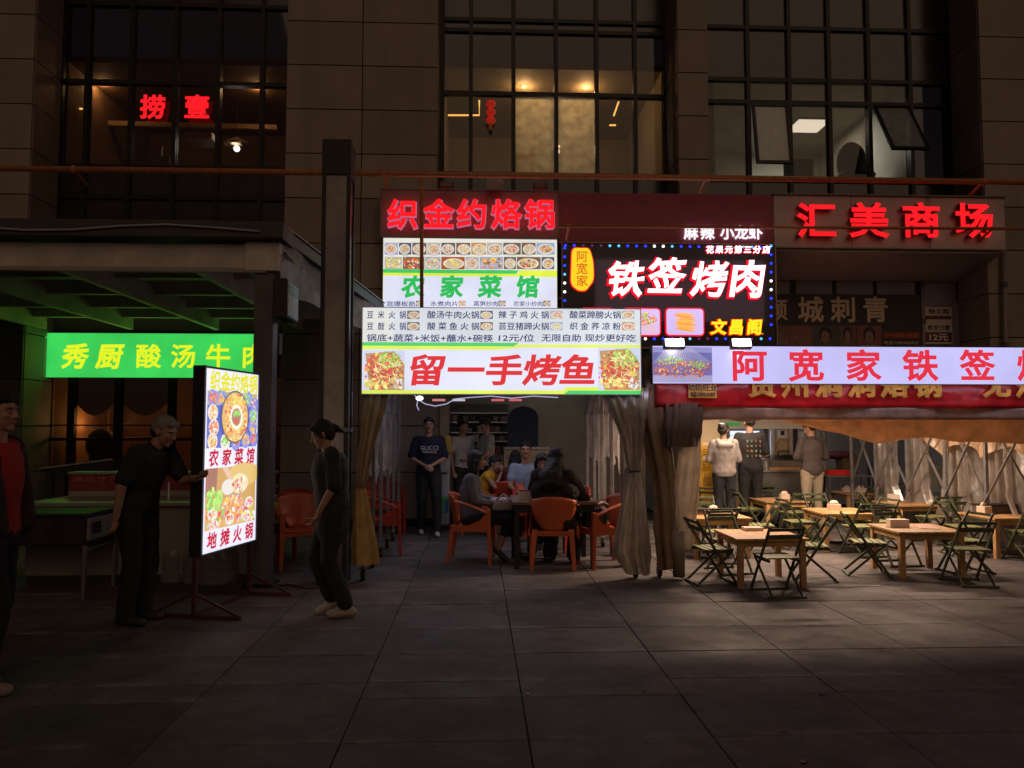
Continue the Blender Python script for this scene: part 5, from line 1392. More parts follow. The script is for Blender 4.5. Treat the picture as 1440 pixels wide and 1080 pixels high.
# interior lamps of the right tent
for k, (x, y) in enumerate(((3.1, 9.1), (5.1, 9.7), (3.9, 11.4))):
    t = thing('tube_lamp', ('front left warm tube lamp under the right tent roof', 'front right warm tube lamp under the right tent roof', 'rear warm tube lamp under the right tent roof')[k], 'tube lamp', (x, y, 2.04))
    MB().tube([(-.45,0,0),(.45,0,0)], .018, 8).build('tube', emat('tube_warm', (1,.74,.46), 6), t)
    MB().box(-.48,.48,-.03,.03,.02,.05).build('housing', M_white_steel, t)
    lamp('AREA', (x, y, 2.0), (80, 84, 20)[k], (1,.72,.52), t, .9, sizey=.1)
t = thing('fan_lamp', 'flat grey round fan lamp with white LED studs under the canopy above the customers', 'ceiling light', P(1048, 590, 10.6))
MB().lathe([(.001,-.03),(.06,-.03),(.16,-.005),(.2,.01),(.001,.02)], n=20, sx=1.3).build('disc', mat('lamp_grey', (.25,.22,.2), .5), t, smooth=True)
for q in (-.31,-.26,-.22,.24,.31): MB().box(q-.014,q+.014,-.02,.0,.0,.02).build('led_stud', emat('stud_white', (.85,.9,1), 7), t)
MB().tube([(-.34,-.01,.01),(.34,-.01,.01)], .01, 6).build('led_rail', M_grey, t)
MB().tube([(0,0,.0),(0,0,.42)], .01, 6).build('rod', M_grey, t)
# ------------------------------------------------------------------ shop interiors
def bx(name, parent, m, px0, px1, py0, py1, Y, d=.05, bevel=0):
    a, b = P(px0, py1, Y), P(px1, py0, Y)
    return MB().box(a.x, b.x, Y, Y+d, max(0, a.z), b.z).build(name, m, parent, world=True, bevel=bevel)
M_room2 = mat('shop_plaster', (.30,.275,.235), .8, var=.15, scale=2)
M_room3 = mat('shop_plaster_dim', (.30,.275,.27), .8, var=.2, scale=1.5)
sh = thing('shop_room', 'plain plaster room of the shop behind the left tent', 'room', ((xa[3]+xa[4])/2, YW, 0))
b = MB(); y0, y1 = YW+.35, YW+2.2
b.box(xa[3]+.02, xa[4]-.02, y1, y1+.1, 0, 3.2); b.box(xa[3]-.1, xa[3]+.01, y0, y1, 0, 3.2); b.box(xa[4]-.01, xa[4]+.1, y0, y1, 0, 3.2); b.box(xa[3], xa[4], y0, y1, 3.21, 3.3)
b.build('wall', M_room2, sh, world=True)
lamp('AREA', ((xa[3]+xa[4])/2, YW+1.1, 3.1), 5, (.95,.9,.8), sh, 1.6)
bx('door_pillar', sh, mat('pillar_cream', (.42,.38,.27), .6), 618, 631, 560, 700, YW+.1, .15)
sh2 = thing('kitchen_room', 'dim grey room and passage behind the right tent', 'room', ((xa[5]+xa[6])/2, YW, 0))
b = MB(); y1 = YW+2.4
b.box(xa[5]+.0, xa[6]-.02, y1, y1+.1, 0, 3.0); b.box(xa[5]-.1, xa[5]+.0, y0, y1, 0, 3.0); b.box(xa[6]-.02, xa[6]+.1, y0, y1, 0, 3.0); b.box(xa[5], xa[6], y0, y1, 3.01, 3.1)
b.build('wall', M_room3, sh2, world=True)
lamp('AREA', (X(1100, YW), YW+1.0, 2.8), 12, (.95,.95,1), sh2, 1.0)
# left shop: shelf rack, arch curtain, counters
t = thing('steel_shelf_rack', 'tall grey steel shelf rack with crockery at the back of the left shop', 'shelf', (P(672, 600, YW+1).x, YW+1, 0))
for py in (580, 593, 607.5, 620): bx('shelf_board', t, M_alu, 633, 714, py, py+1.6, YW+1.0, .4)
for px in (632, 714): bx('upright', t, M_grey, px, px+1.4, 568, 640, YW+1.0, .03)
bx('back_sheet', t, mat('rack_back', (.12,.11,.10), .6, var=.3), 633, 714, 568, 640, YW+1.42, .02)
r_ = random.Random(3)
for py in (592.6, 607, 619.6):
    for k in range(7):
        p0 = P(638+r_.uniform(0, 70), py, YW+1.15); hh = r_.uniform(.06,.13)
        MB().lathe([(.001,0),(.05,0),(.07,hh),(.001,hh)], c=p0, n=9).build('bowl', mat('bowl_%d' % (k % 3), [(.3,.28,.26),(.1,.09,.1),(.4,.36,.3)][k % 3], .5), t, world=True)
t = thing('blue_curtain', 'dark blue arched door curtain in the left shop', 'curtain', P(736, 600, YW+.9))
pts = [(715, 632), (757, 632), (757, 585), (753, 577), (745, 573), (736, 571), (727, 573), (719, 577), (715, 585)]
q_l = [P(x, y, YW+.9) for x, y in pts]
MB().prism([(p.x, p.z) for p in q_l], YW+.9, YW+.94).build('cloth', mat('navy_cloth', (.012,.025,.07), .7, var=.3, scale=7), t, world=True)
t = thing('maroon_counter', 'dark maroon counter the two shop workers stand behind', 'counter', P(680, 700, YW-.1))
bx('body', t, mat('maroon_panel', (.09,.02,.02), .5, var=.2), 652, 704, 628, 720, YW-.15, .4)
t = thing('cream_counter', 'cream counter with a panelled front beside the blue door curtain', 'counter', P(735, 700, YW+.1))
bx('body', t, mat('counter_cream', (.42,.38,.28), .6), 709, 772, 632, 720, YW+.2, .4); bx('inset_panel', t, mat('counter_cream_dark', (.30,.26,.18), .6), 715, 766, 638, 700, YW+.18, .015); bx('top', t, M_alu, 708, 773, 629, 632, YW+.15, .5)
t = thing('white_fridge', 'slim white fridge standing beside the yellow bag in the left shop', 'fridge', G(627, 738))
bx('body', t, mat('fridge_white', (.45,.45,.46), .4), 618, 632, 634, 738, 11.9, .4, .01); bx('handle', t, M_black, 622, 629, 664, 665.5, 11.87, .02)
t = thing('yellow_bag', 'mustard yellow carrier bag hanging above the white fridge', 'bag', P(627, 625, 11.8))
a, b2 = P(619, 636, 11.8), P(635, 613, 11.8)
MB().prism([(a.x, a.z+.03), (a.x+.04, a.z-.02), (b2.x, a.z), (b2.x-.01, b2.z), (a.x+.01, b2.z)], 11.8, 11.87).build('body', mat('mustard', (.5,.32,.03), .6, var=.15), t, world=True, bevel=.01)
MB().tube([(a.x+.04,11.83,b2.z),(a.x+.07,11.83,b2.z+.09),(a.x+.1,11.83,b2.z)], .008, 5).build('handle', M_white_steel, t, world=True)
t = thing('green_crate', 'green and blue plastic crate on the floor beside the waiter', 'crate', G(625, 722))
bx('body', t, mat('crate_green', (.05,.22,.06), .5, var=.2), 618, 630, 700, 722, 11.3, .3, .01); bx('side_label', t, mat('crate_blue', (.03,.05,.3), .5), 627, 630, 703, 720, 11.29, .005)

# right shop kiosk
YK = YW-.45
t = thing('food_kiosk', 'grilling kiosk with pale header, lit cabinet and steel mullions behind the customers', 'kiosk', (X(1090, YK), YK, 0))
M_hdr = mat('kiosk_header', (.55,.52,.48), .5, var=.08)
bx('header_panel', t, M_hdr, 1013, 1148, 585, 603, YK, .12); bx('header_end', t, M_alu, 1149, 1166, 588, 606, YK, .12)
bx('green_label', t, mat('label_green', (.05,.45,.1), .5, emit=(.05,.6,.12), estr=.15), 1018, 1040, 594, 599, YK-.01, .005); bx('blue_label', t, mat('label_blue', (.03,.1,.6), .5, emit=(.03,.1,.8), estr=.15), 1132, 1150, 595, 600, YK-.01, .005)
p0 = P(1141, 597.5, YK-.015); text('lettering', '烙锅小吃 酱香鸡蛋', p0.x, p0.z, .04, mat('label_white', (.7,.7,.7), .5), t, y=YK-.015, world=True, fit=.18)
for px in (1013, 1077, 1086, 1112, 1119, 1150, 1158): bx('mullion', t, M_alu if px not in (1077, 1119) else M_black, px, px+2.6, 603, 700, YK+.02, .06)
bx('lower_panel', t, M_grey, 1013, 1160, 665, 745, YK+.02, .06)
bx('cabinet_light', t, emat('cabinet_light', (.80,.86,1), 1.15), 1028, 1068, 606, 640, YK+.5, .04)
for k in range(5): bx('cabinet_shelf', t, M_grey, 1028, 1068, 612+6*k, 613+6*k, YK+.44, .06)
bx('steel_backsplash', t, mat('kiosk_steel', (.35,.33,.31), .35, .7, var=.3, scale=6), 1070, 1150, 640, 668, YK+.3, .03)
bx('pale_door', t, mat('pale_blue', (.40,.46,.52), .4, var=.1), 1121, 1131, 607, 648, YK+.1, .03)
pts = [P(1099+11.5*math.cos(a), 640-24*math.sin(a), YK+.15) for a in [math.pi*k/14 for k in range(15)]]
MB().prism([(p.x, p.z) for p in pts], YK+.15, YK+.2).build('arched_basket', mat('wicker', (.35,.27,.17), .8, var=.3, scale=50, bump=.5, bscale=90), t, world=True)
MB().tube(pts, .02, 6).build('basket_rim', M_wood, t, world=True)
bx('poster_sheet', t, M_hdr, 1093, 1108, 604, 616, YK+.12, .01); bx('poster_mark', t, M_black, 1098, 1103, 606, 612, YK+.11, .005)
lamp('AREA', P(1048, 612, YK+.38), 4, (.8,.86,1), t, .5, rot=(R(90), 0, 0), name='cabinet_glow')
YCn = YK-.35
t = thing('steel_counter', 'stainless steel serving counter in front of the kiosk between the customers', 'counter', (X(1100, YCn), YCn, 0))
bx('front', t, mat('counter_steel', (.20,.19,.19), .35, .6, var=.3, scale=4), 1062, 1134, 664, 742, YCn, .03); bx('top', t, M_alu, 1060, 1136, 661, 664, YCn-.03, .4); bx('side_panel', t, M_grey, 1060, 1062, 664, 742, YCn, .4)
t = thing('cutting_board', 'long pale wooden board lying on the steel serving counter', 'board', P(1107, 661, YCn+.1)); bx('board', t, M_wood, 1083, 1131, 657.5, 661, YCn+.02, .25)
t = thing('steam_tray', 'rectangular steel steam tray behind the wooden board', 'tray', P(1108, 655, YCn+.3)); bx('body', t, M_alu, 1084, 1131, 648, 657, YCn+.28, .2, .01); bx('lid', t, M_grey, 1085, 1130, 646.6, 648, YCn+.28, .2)
t = thing('stock_pot', 'small steel stock pot on the left end of the serving counter', 'pot', P(1076, 661, YCn+.15))
MB().lathe([(.001,0),(.10,0),(.10,.15),(.11,.16),(.001,.16)], n=16).build('body', M_alu, t, smooth=False); MB().lathe([(.001,.17),(.1,.165),(.03,.2),(.001,.22)], n=14).build('lid', M_grey, t)
t = thing('black_kettle', 'black pan with a looped handle on the serving counter', 'pan', P(1107, 645, YCn+.4))
MB().box(-.12,.12,-.05,.05,-.03,.06).build('body', M_black, t, bevel=.02); MB().tube([(-.16,0,.03),(-.14,0,.13),(.05,0,.13),(.08,0,.04)], .012, 6).build('handle', M_black, t)
t = thing('yellow_notice_panel', 'tall yellow notice panel with white labels and small print on the stone pier', 'notice', P(995, 660, YF-.1))
bx('panel', t, mat('notice_yellow', (.75,.42,.03), .5, var=.06), 982, 1009, 621, 706, YF-.1, .05, .004)
bx('pier_lining', t, mat('lining_cream', (.55,.46,.30), .6, var=.06), 966, 1012, 575, 760, YF-.04, .03)
for py in (624.5, 644.5): bx('label', t, mat('label_cream', (.8,.72,.55), .5), 988, 1002, py-2.4, py+2.4, YF-.106, .004)
dk = mat('notice_ink', (.25,.13,.02), .6)
for py in (632, 635.5, 639, 650, 653.5, 657, 660.5): 
    for a in (988, 995.5): bx('small_print', t, dk, a, a+5, py-.5, py+.5, YF-.104, .002)
for k in range(8): bx('small_print', t, dk, 989+1.7*k, 990.1+1.7*k, 672-(k*5) % 9, 684, YF-.104, .002)
for py in (688, 693, 698): bx('small_print', t, dk, 990, 1000, py-1, py+1, YF-.104, .002)
p0 = P(1187, 668, YF+.2)
t = thing('side_table', 'thin grey side table holding red trays near the passage', 'table', (p0.x, YF+.2, 0))
MB().box(-.38,.42,-.2,.2,p0.z-.02-0,p0.z).build('tabletop', M_grey, t)
for sx in (-.33, .37):
    for sy in (-.17, .17): MB().bar((sx, sy, 0), (sx, sy, p0.z-.02), .02).build('leg', M_grey, t)
t = thing('red_tray_stack', 'stack of bright red plastic trays on the grey side table', 'tray stack', (p0.x-.12, YF+.2, p0.z))
for k in range(3): MB().box(-.19+.01*k,.19-.01*k,-.12,.12,.003+.028*k,.029+.028*k).build('tray', mat('tray_red', (.6,.02,.015), .4, var=.1), t, bevel=.006)
t = thing('red_parasol', 'folded dark red parasol cloth leaning in the dim passage', 'parasol', P(1180, 640, YW+.5))
MB().ell((0,0,0), (.30,.2,.08)).build('cloth', mat('parasol_red', (.09,.015,.02), .7, var=.3), t); MB().tube([(-.25,0,-.1),(-.25,0,.45)], .02, 6).build('pole', M_black, t)
for k, (px0, px1, py0, py1, c, lab) in enumerate(((1186, 1206, 640, 672, (.14,.08,.04), 'brown cardboard carton deep in the passage behind the crossed bars'), (1232, 1252, 650, 690, (.03,.05,.14), 'blue bin standing behind the crossed bars of the right tent'), (1310, 1334, 655, 692, (.34,.36,.33), 'pale cloth hanging behind the clear vinyl of the right tent'))):
    t = thing(('carton','blue_bin','hanging_cloth')[k], lab, ('box','bin','cloth')[k], P((px0+px1)/2, py1, (13.6, 13.4, 12.6)[k]))
    bx('body', t, mat('odd_%d' % k, c, .7, var=.2), px0, px1, py0, py1, (13.6, 13.4, 12.6)[k], (.3, .3, .03)[k], .008)

# ------------------------------------------------------------------ low tables, folding chairs
TZ = .485
def PT(px, py, z):
    d = CM @ Vector(((px - 720) / F, -(py - 540) / F, -1)); q = (z - H) / d.z
    return Vector((d.x*q, d.y*q, z))
tabs = [(1068, 750.5, 'low wooden table nearest the camera, beside the cardboard tube'), (1287, 742, 'low wooden table with a pale box near the centre of the front right tables'),
        (1003, 724, 'low table close to the gathered curtain with a dark tray on it'), (1096, 702, 'low table with a lone white tissue box before the serving counter'),
        (1180, 718, 'low table with an arched tissue box in the middle of the seating'), (1206, 692, 'far low table with two crumpled tissue boxes before the red trays'),
        (1278, 707, 'low table with a square tissue box close to the crossed bars'), (1410, 724, 'low table with a leaning tissue box at the clear vinyl side'),
        (1052, 690, 'far low table with a green box and red tray behind the customers')]
def make_low(loc, label):
    t = thing('low_table', label, 'table', loc, 0, 'low wooden dining tables'); w = .36
    for k in range(4):
        MB().box(-w+.18*k+.0015, -w+.18*(k+1)-.0015, -w, w, TZ-.022, TZ).build('plank', M_wood, t, bevel=.002)
    for s in (-1, 1):
        MB().box(-w+.06, w-.06, s*(w-.05)-.01, s*(w-.05)+.01, TZ-.085, TZ-.024).build('apron', M_wood, t); MB().box(s*(w-.05)-.01, s*(w-.05)+.01, -w+.06, w-.06, TZ-.085, TZ-.024).build('apron', M_wood, t)
        for q in (-1, 1): MB().bar((s*(w-.05), q*(w-.05), 0), (s*(w-.055), q*(w-.055), TZ-.024), .055).build('leg', M_wood, t, bevel=.003)
    return t
first = None; TB = []
for px, py, lab in tabs:
    c = PT(px, py, TZ); c.z = 0
    rz = rnd.uniform(-.05, .05) if TB else 0
    if first is None: first = make_low(c, lab)
    else: dup(first, c, rz, lab)
    TB.append((c, rz))
def make_fold(loc, rot, label):
    t = thing('folding_chair', label, 'folding chair', loc, rot, 'olive folding chairs round the low tables')
    for s in (-1, 1):
        MB().bar((s*.165, .215, .645), (s*.175, -.20, .012), .016, .027, up=(0,1,0)).build('back_bar', M_green, t, bevel=.002)
        MB().bar((s*.145, -.165, .335), (s*.145, .20, .012), .014, .024, up=(0,1,0)).build('cross_bar', M_green, t, bevel=.002)
        MB().bar((s*.145, -.17, .332), (s*.145, .15, .332), .016, .026).build('seat_rail', M_green, t)
    MB().bar((-.205, -.20, .012), (.205, -.20, .012), .026, .022).build('floor_bar', M_green, t); MB().bar((-.18, .20, .012), (.18, .20, .012), .026, .022).build('floor_bar', M_green, t)
    for y, z, hh in ((.205, .625, .034), (.165, .555, .05)):
        MB().bar((-.165, y, z), (.165, y, z), .012, hh*.85).build('back_slat', M_green, t, bevel=.002)
    for k in range(5):
        MB().box(-.165, .165, -.175+.064*k, -.175+.064*k+.048, .347, .360).build('seat_slat', mat('seat_slat_paint', (.22,.23,.09), .5, var=.25, scale=14), t, bevel=.002)
    return t
fc = None
side = [('near side', 0, -.50, 180), ('far side', 0, .52, 0), ('left side', -.50, 0, 90), ('right side', .52, 0, -90)]
side = [('near side', 0, -.56, 0), ('far side', 0, .56, 180), ('left side', -.56, 0, -90), ('right side', .56, 0, 90)]
# a chair's back is at +y of itself; on the camera side the back points to -y
skip = {(7, 3), (8, 1), (2, 2), (8, 2), (5, 1), (3, 3)}
tdesc = ['low table nearest the camera', 'front right low table with the pale box', 'low table by the gathered curtain', 'low table before the serving counter', 'low table with the arched tissue box',
         'far low table before the red trays', 'low table close to the crossed bars', 'low table at the clear vinyl side', 'far low table with the green box']
adj = {(0,0): (-.05,-.02,4), (1,0): (.20,-.02,-6), (0,2): (.05,-.02,6), (0,3): (.04,.12,-14), (0,1): (-.15,.0,10), (1,2): (-.02,-.05,-16), (1,3): (.0,.02,10), (2,0): (-.1,.05,3)}
for ti, (c, rz) in enumerate(TB):
    for si, (sn, dx, dy, ang) in enumerate(side):
        if (ti, si) in skip: continue
        ax, ay, aa = adj.get((ti, si), (rnd.uniform(-.08,.08), rnd.uniform(-.05,.07), rnd.uniform(-14, 14)))
        loc = (c.x+dx+ax, c.y+dy+ay, 0); rot = R(ang + 180 + aa)
        lab = 'olive folding chair, %s of the %s' % (sn, tdesc[ti])
        if fc is None: fc = make_fold(loc, rot, lab)
        else: dup(fc, loc, rot, lab)
dup(fc, tuple(G(1003, 742)), R(150), 'olive folding chair standing askew by the yellow notice panel, behind the hooded customer')
M_tis = mat('tissue_box_pink', (.70,.55,.44), .6, var=.05)
def tbox(ti, dx, dy, w, d, h, label, style='box', rot=0):
    c, rz = TB[ti]
    t = thing('tissue_box', label, 'tissue box', (c.x+dx, c.y+dy, TZ), rot)
    MB().box(-w/2, w/2, -d/2, d/2, 0, h).build('box', M_tis, t, bevel=.004)
    if style == 'arch': MB().lathe([(.001,h+.05),(w*.25,h+.045),(w*.42,h+.02),(w*.46,h+.001)], n=14, sy=.6).build('tissue', M_tis, t, smooth=True)
    if style == 'crumple': 
        b = MB()
        for k in range(3): b.ell((-.03+.03*k, .01*k, h+.012+.008*(k % 2)), (.03,.022,.03), n if False else None, 8, 6)
        b.build('tissue', M_tis, t)
    return t
tbox(0, .02, .26, .20, .12, .035, 'flat white tissue pack on the low table nearest the camera')
tbox(1, -.16, .06, .21, .10, .085, 'long pale tissue box on the front right low table')
tbox(2, .04, .12, .16, .10, .06, 'pale crumpled tissue box on the low table by the gathered curtain', 'crumple')
tbox(3, .10, .05, .13, .10, .07, 'white tissue box on the low table before the serving counter', 'arch')
tbox(4, -.04, .06, .14, .11, .08, 'arched white tissue box in the middle of the seating', 'arch')
tbox(5, -.16, .02, .17, .10, .07, 'left crumpled tissue box on the far table before the red trays', 'crumple')
tbox(5, .06, .0, .15, .10, .07, 'right crumpled tissue box on the far table before the red trays', 'crumple')
tbox(6, -.20, .04, .13, .11, .12, 'square upright tissue box on the low table close to the crossed bars')
tbox(7, -.18, .08, .14, .11, .10, 'leaning tissue box on the low table at the clear vinyl side', 'crumple', .4)
c = TB[2][0]; t = thing('dark_tray', 'dark serving tray on the low table by the gathered curtain', 'tray', (c.x-.22, c.y+.12, TZ)); MB().box(-.16,.16,-.12,.12,0,.06).build('tray', mat('tray_dark', (.09,.06,.06), .5), t, bevel=.01); MB().box(-.17,.17,-.13,.13,.061,.07).build('rim', M_black, t)
c = TB[7][0]; t = thing('dark_tray', 'long dark tray at the rear of the low table at the clear vinyl side', 'tray', (c.x+.08, c.y+.22, TZ)); MB().box(-.26,.26,-.1,.1,0,.10).build('tray', mat('tray_dark', (.09,.06,.06)), t, bevel=.01); MB().box(-.27,.22,-.11,.11,.101,.115).build('lid', M_black, t)
c = TB[8][0]; t = thing('green_box', 'small green box on the far table behind the customers', 'box', (c.x+.22, c.y-.05, TZ)); MB().box(-.06,.06,-.05,.05,0,.15).build('box', mat('box_green', (.05,.5,.12), .5), t, bevel=.004); MB().box(-.03,.03,-.053,-.051,.05,.08).build('box_label', M_tis, t)
t = thing('red_tray', 'small bright red tray beside the green box on the far table', 'tray', (c.x-.12, c.y-.05, TZ)); MB().box(-.12,.12,-.09,.09,0,.05).build('tray', mat('tray_red', (.6,.02,.015)), t, bevel=.01); MB().box(-.08,.06,-.05,.05,.05,.07).build('contents', M_tis, t)
t = thing('tissue_roll', 'white crumpled napkins beside the green box on the far table', 'napkins', (c.x+.33, c.y+.0, TZ)); MB().ell((0,0,.09), (.05,.04,.1), None, 8, 7).build('napkins', M_tis, t)
c = TB[1][0]; t = thing('menu_card', 'pinkish menu sheet lying flat on the front right low table', 'menu', (c.x+.14, c.y+.02, TZ+.002), -.3); MB().box(-.10,.10,-.15,.15,0,.003).build('sheet', mat('menu_pink', (.5,.28,.25), .6, var=.3, scale=30), t)
t = thing('low_cable', 'thin dark hose lying on the paving near the light column', 'hose', G(420, 825))
MB().tube([G(385+9*i, 826-2.5*math.sin(i*.9)) + Vector((0,0,.012)) for i in range(10)], .011, 6).build('hose', M_stand, t, world=True)
# ------------------------------------------------------------------ people
def remesh(name, mb, m, parent, vox, smooth=3, disp=0, dseed=0, dscale=6.0):
    me = mb.mesh(name); o = bpy.data.objects.new(name, me); COL.objects.link(o)
    q = o.modifiers.new('r', 'REMESH'); q.mode = 'VOXEL'; q.voxel_size = vox
    if smooth:
        s_ = o.modifiers.new('s', 'SMOOTH'); s_.iterations = smooth; s_.factor = .5
    bpy.context.view_layer.update()
    me2 = bpy.data.meshes.new_from_object(o.evaluated_get(bpy.context.evaluated_depsgraph_get()))
    bpy.data.objects.remove(o); bpy.data.meshes.remove(me)
    if disp:
        n_ = len(me2.vertices); co = np.empty(n_*3); nn = np.empty(n_*3); me2.vertices.foreach_get('co', co); me2.vertices.foreach_get('normal', nn)
        co = co.reshape(-1, 3); nn = nn.reshape(-1, 3); off = Vector((dseed*3.1, 0, 0))
        d = np.array([noise.noise(Vector(v) * dscale + off) + .5*noise.noise(Vector(v) * dscale*2.3 + off) for v in co])
        co = co + nn * (d * disp)[:, None]; me2.vertices.foreach_set('co', co.ravel()); me2.update()
    me2.name = name
    return link(name, me2, m, parent, smooth=True)
def cloth_mat(name, col, rough=.85): return mat(name, col, rough, var=.18, scale=7, bump=.35, bscale=14)
SKIN = mat('skin', (.40,.22,.145), .5, var=.08, scale=12, sss=.1)
HAIRB = mat('hair_black', (.010,.008,.008), .62, var=.3, scale=60, bump=.4, bscale=120)
STAND = dict(pel=(0,0,.93), chest=(0,.0,1.25), neck=(0,.01,1.44), head=(0,-.02,1.60), hipL=(.09,0,.90), hipR=(-.09,0,.90), kneeL=(.10,-.02,.49), kneeR=(-.10,-.02,.49),
             ankL=(.105,.03,.08), ankR=(-.105,.03,.08), shL=(.175,.01,1.39), shR=(-.175,.01,1.39), elL=(.22,.03,1.12), elR=(-.22,.03,1.12), wrL=(.23,-.05,.88), wrR=(-.23,-.05,.88))
SIT = dict(pel=(0,.06,.50), chest=(0,.07,.83), neck=(0,.04,1.02), head=(0,.0,1.17), hipL=(.09,.05,.49), hipR=(-.09,.05,.49), kneeL=(.12,-.38,.49), kneeR=(-.12,-.38,.49),
           ankL=(.12,-.36,.08), ankR=(-.12,-.36,.08), shL=(.17,.06,.97), shR=(-.17,.06,.97), elL=(.22,.0,.72), elR=(-.22,.0,.72), wrL=(.12,-.22,.64), wrR=(-.12,-.22,.64))
def person(label, loc, rot, base, over=None, s=1.0, w=1.0, top=('shirt', (.1,.1,.1)), sleeve=.55, pants=(.02,.02,.025), pant_end=.95, shoes=(.03,.03,.03), hair='short', haircol=None,
           hyaw=0, hpitch=0, vox=.011, fat=1.0, loose=1.0, hem=.04, openfit=None):
    t = thing('person', label, 'person', loc, rot)
    J = {k: Vector(v) for k, v in base.items()}
    for k, v in (over or {}).items(): J[k] = Vector(v)
    for k in J: J[k] = J[k] * s
    J = {k: Vector((v.x*w, v.y, v.z)) for k, v in J.items()}
    up = lambda a, b, f: a.lerp(b, f)
    rs = (J['shL'] - J['shR']).normalized(); rh = (J['hipL'] - J['hipR']).normalized()
    def torso(mb, k, z0=0, neck=True, extra=0):
        low = J['pel'] - (J['chest'] - J['pel']).normalized()*.07*s
        spine = [(low, .11, .085), (J['pel'], .155, .105), (up(J['pel'], J['chest'], .45), .132, .098), (J['chest'], .158, .115), (up(J['chest'], J['neck'], .55), .155, .095), (up(J['chest'], J['neck'], .85), .10, .07)]
        rings = []; m_ = len(spine)
        for i, (p, a, b) in enumerate(spine):
            f = i/(m_-1); r_ = rh.lerp(rs, f).normalized(); d = (spine[min(i+1, m_-1)][0] - spine[max(0, i-1)][0]).normalized(); fw = d.cross(r_).normalized(); r_ = fw.cross(d).normalized()
            a, b = a*s*w*fat*k + extra, b*s*fat*k + extra
            rings.append([p + r_*(a*math.cos(q)) + fw*(b*math.sin(q)) for q in [2*math.pi*j/16 for j in range(16)]])
        mb.loft(rings)
    HM = Matrix.Rotation(R(hyaw), 3, 'Z') @ Matrix.Rotation(R(hpitch), 3, 'X')
    hc = J['head']
    def hp(x, y, z): return hc + HM @ (Vector((x, y, z))*s)
    b = MB(); torso(b, .95)
    b.cap(up(J['chest'], J['neck'], .6), .062*s, hp(0, .012, -.05), .05*s)
    for sd in 'LR':
        sh_, el, wr, hi, kn, an = J['sh'+sd], J['el'+sd], J['wr'+sd], J['hip'+sd], J['knee'+sd], J['ank'+sd]
        b.cap(up(J['chest'], J['neck'], .62), .065*s, sh_, .055*s*fat); b.cap(sh_, .052*s*fat, el, .038*s*fat); b.cap(el, .039*s*fat, wr, .025*s)
        b.cap(hi, .088*s*fat, kn, .056*s*fat); b.cap(kn, .054*s*fat, an, .036*s)
    # head
    b.ell(hp(0,.012,.022), (.074*s,.093*s,.094*s), HM); b.ell(hp(0,-.02,-.03), (.058*s,.068*s,.080*s), HM); b.ell(hp(0,-.064,-.092), (.026*s,.022*s,.02*s), HM, 8, 6)
    b.cap(hp(0,-.083,.012), .009*s, hp(0,-.104,-.026), .0135*s, 8); b.cap(hp(-.012,-.09,-.03), .009*s, hp(.012,-.09,-.03), .009*s, 8)
    b.cap(hp(-.042,-.072,.026), .011*s, hp(.042,-.072,.026), .011*s, 8)
    for q in (-1, 1): b.ell(hp(q*.074,.006,-.01), (.011*s,.020*s,.032*s), HM, 8, 6); b.ell(hp(q*.035,-.062,-.022), (.022*s,.02*s,.02*s), HM, 8, 6)
    # hands: palm, four fingers with two bends, thumb
    for sd in 'LR':
        el, wr = J['el'+sd], J['wr'+sd]; d = (wr-el).normalized(); q = -1 if sd == 'L' else 1
        side_ = d.cross(Vector((0,-1,0)) if abs(d.y) < .8 else Vector((0,0,1)))
        side_ = side_.normalized(); nrm = d.cross(side_).normalized()
        inw = (J['chest'] - wr); nrm = nrm if nrm.dot(inw) > 0 else -nrm
        palm = wr + d*.045*s
        b.cap(wr, .023*s, wr + d*.075*s, .030*s, 10, .55, nrm)
        b.cap(palm - side_*.018*s, .018*s, palm + side_*.018*s + d*.03*s, .017*s, 8)
        for k, (o_, L) in enumerate(((-.030,.062), (-.010,.072), (.010,.068), (.029,.052))):
            a0 = wr + (d*.085 + side_*o_)*s; a1 = a0 + (d*.62 + nrm*.3)*L*.62*s; a2 = a1 + (d*.42 + nrm*.75).normalized()*L*.55*s
            b.cap(a0, .0098*s, a1, .0088*s, 8); b.cap(a1, .0088*s, a2, .0075*s, 8)
        th = wr + (d*.035 - side_*.028)*s; th1 = th + (d*.6 - side_*.45 + nrm*.35).normalized()*.035*s
        b.cap(th, .0125*s, th1, .0105*s, 8); b.cap(th1, .0105*s, th1 + (d*.85 + nrm*.3).normalized()*.03*s, .0085*s, 8)
    remesh('body', b, SKIN, t, vox*.8, 3)
    # eyes, lips, brows
    for q in (-1, 1):
        MB().ell(hp(q*.031,-.0815,.004), (.011*s,.006*s,.006*s), HM, 8, 6).build('eye', mat('eye_white', (.5,.46,.42), .2, var=0), t, smooth=True)
        MB().ell(hp(q*.031,-.0868,.004), (.0055*s,.003*s,.0055*s), HM, 8, 6).build('iris', mat('iris_dark', (.02,.012,.01), .2, var=0), t)
        MB().cap(hp(q*.017,-.089,.024), .0035*s, hp(q*.046,-.08,.026), .003*s, 6).build('eyebrow', HAIRB, t)
    MB().ell(hp(0,-.087,-.058), (.022*s,.006*s,.0075*s), HM, 10, 6).build('lips', mat('lips', (.42,.13,.11), .5, var=0), t, smooth=True)
    # top
    c = MB(); torso(c, 1.0, extra=.022*loose*s)
    low = J['pel'] - (J['chest'] - J['pel']).normalized()*hem*s
    c.cap(up(J['chest'], J['neck'], .66), .078*s, up(J['chest'], J['neck'], .86), .07*s)
    a_, b_ = low, J['pel']
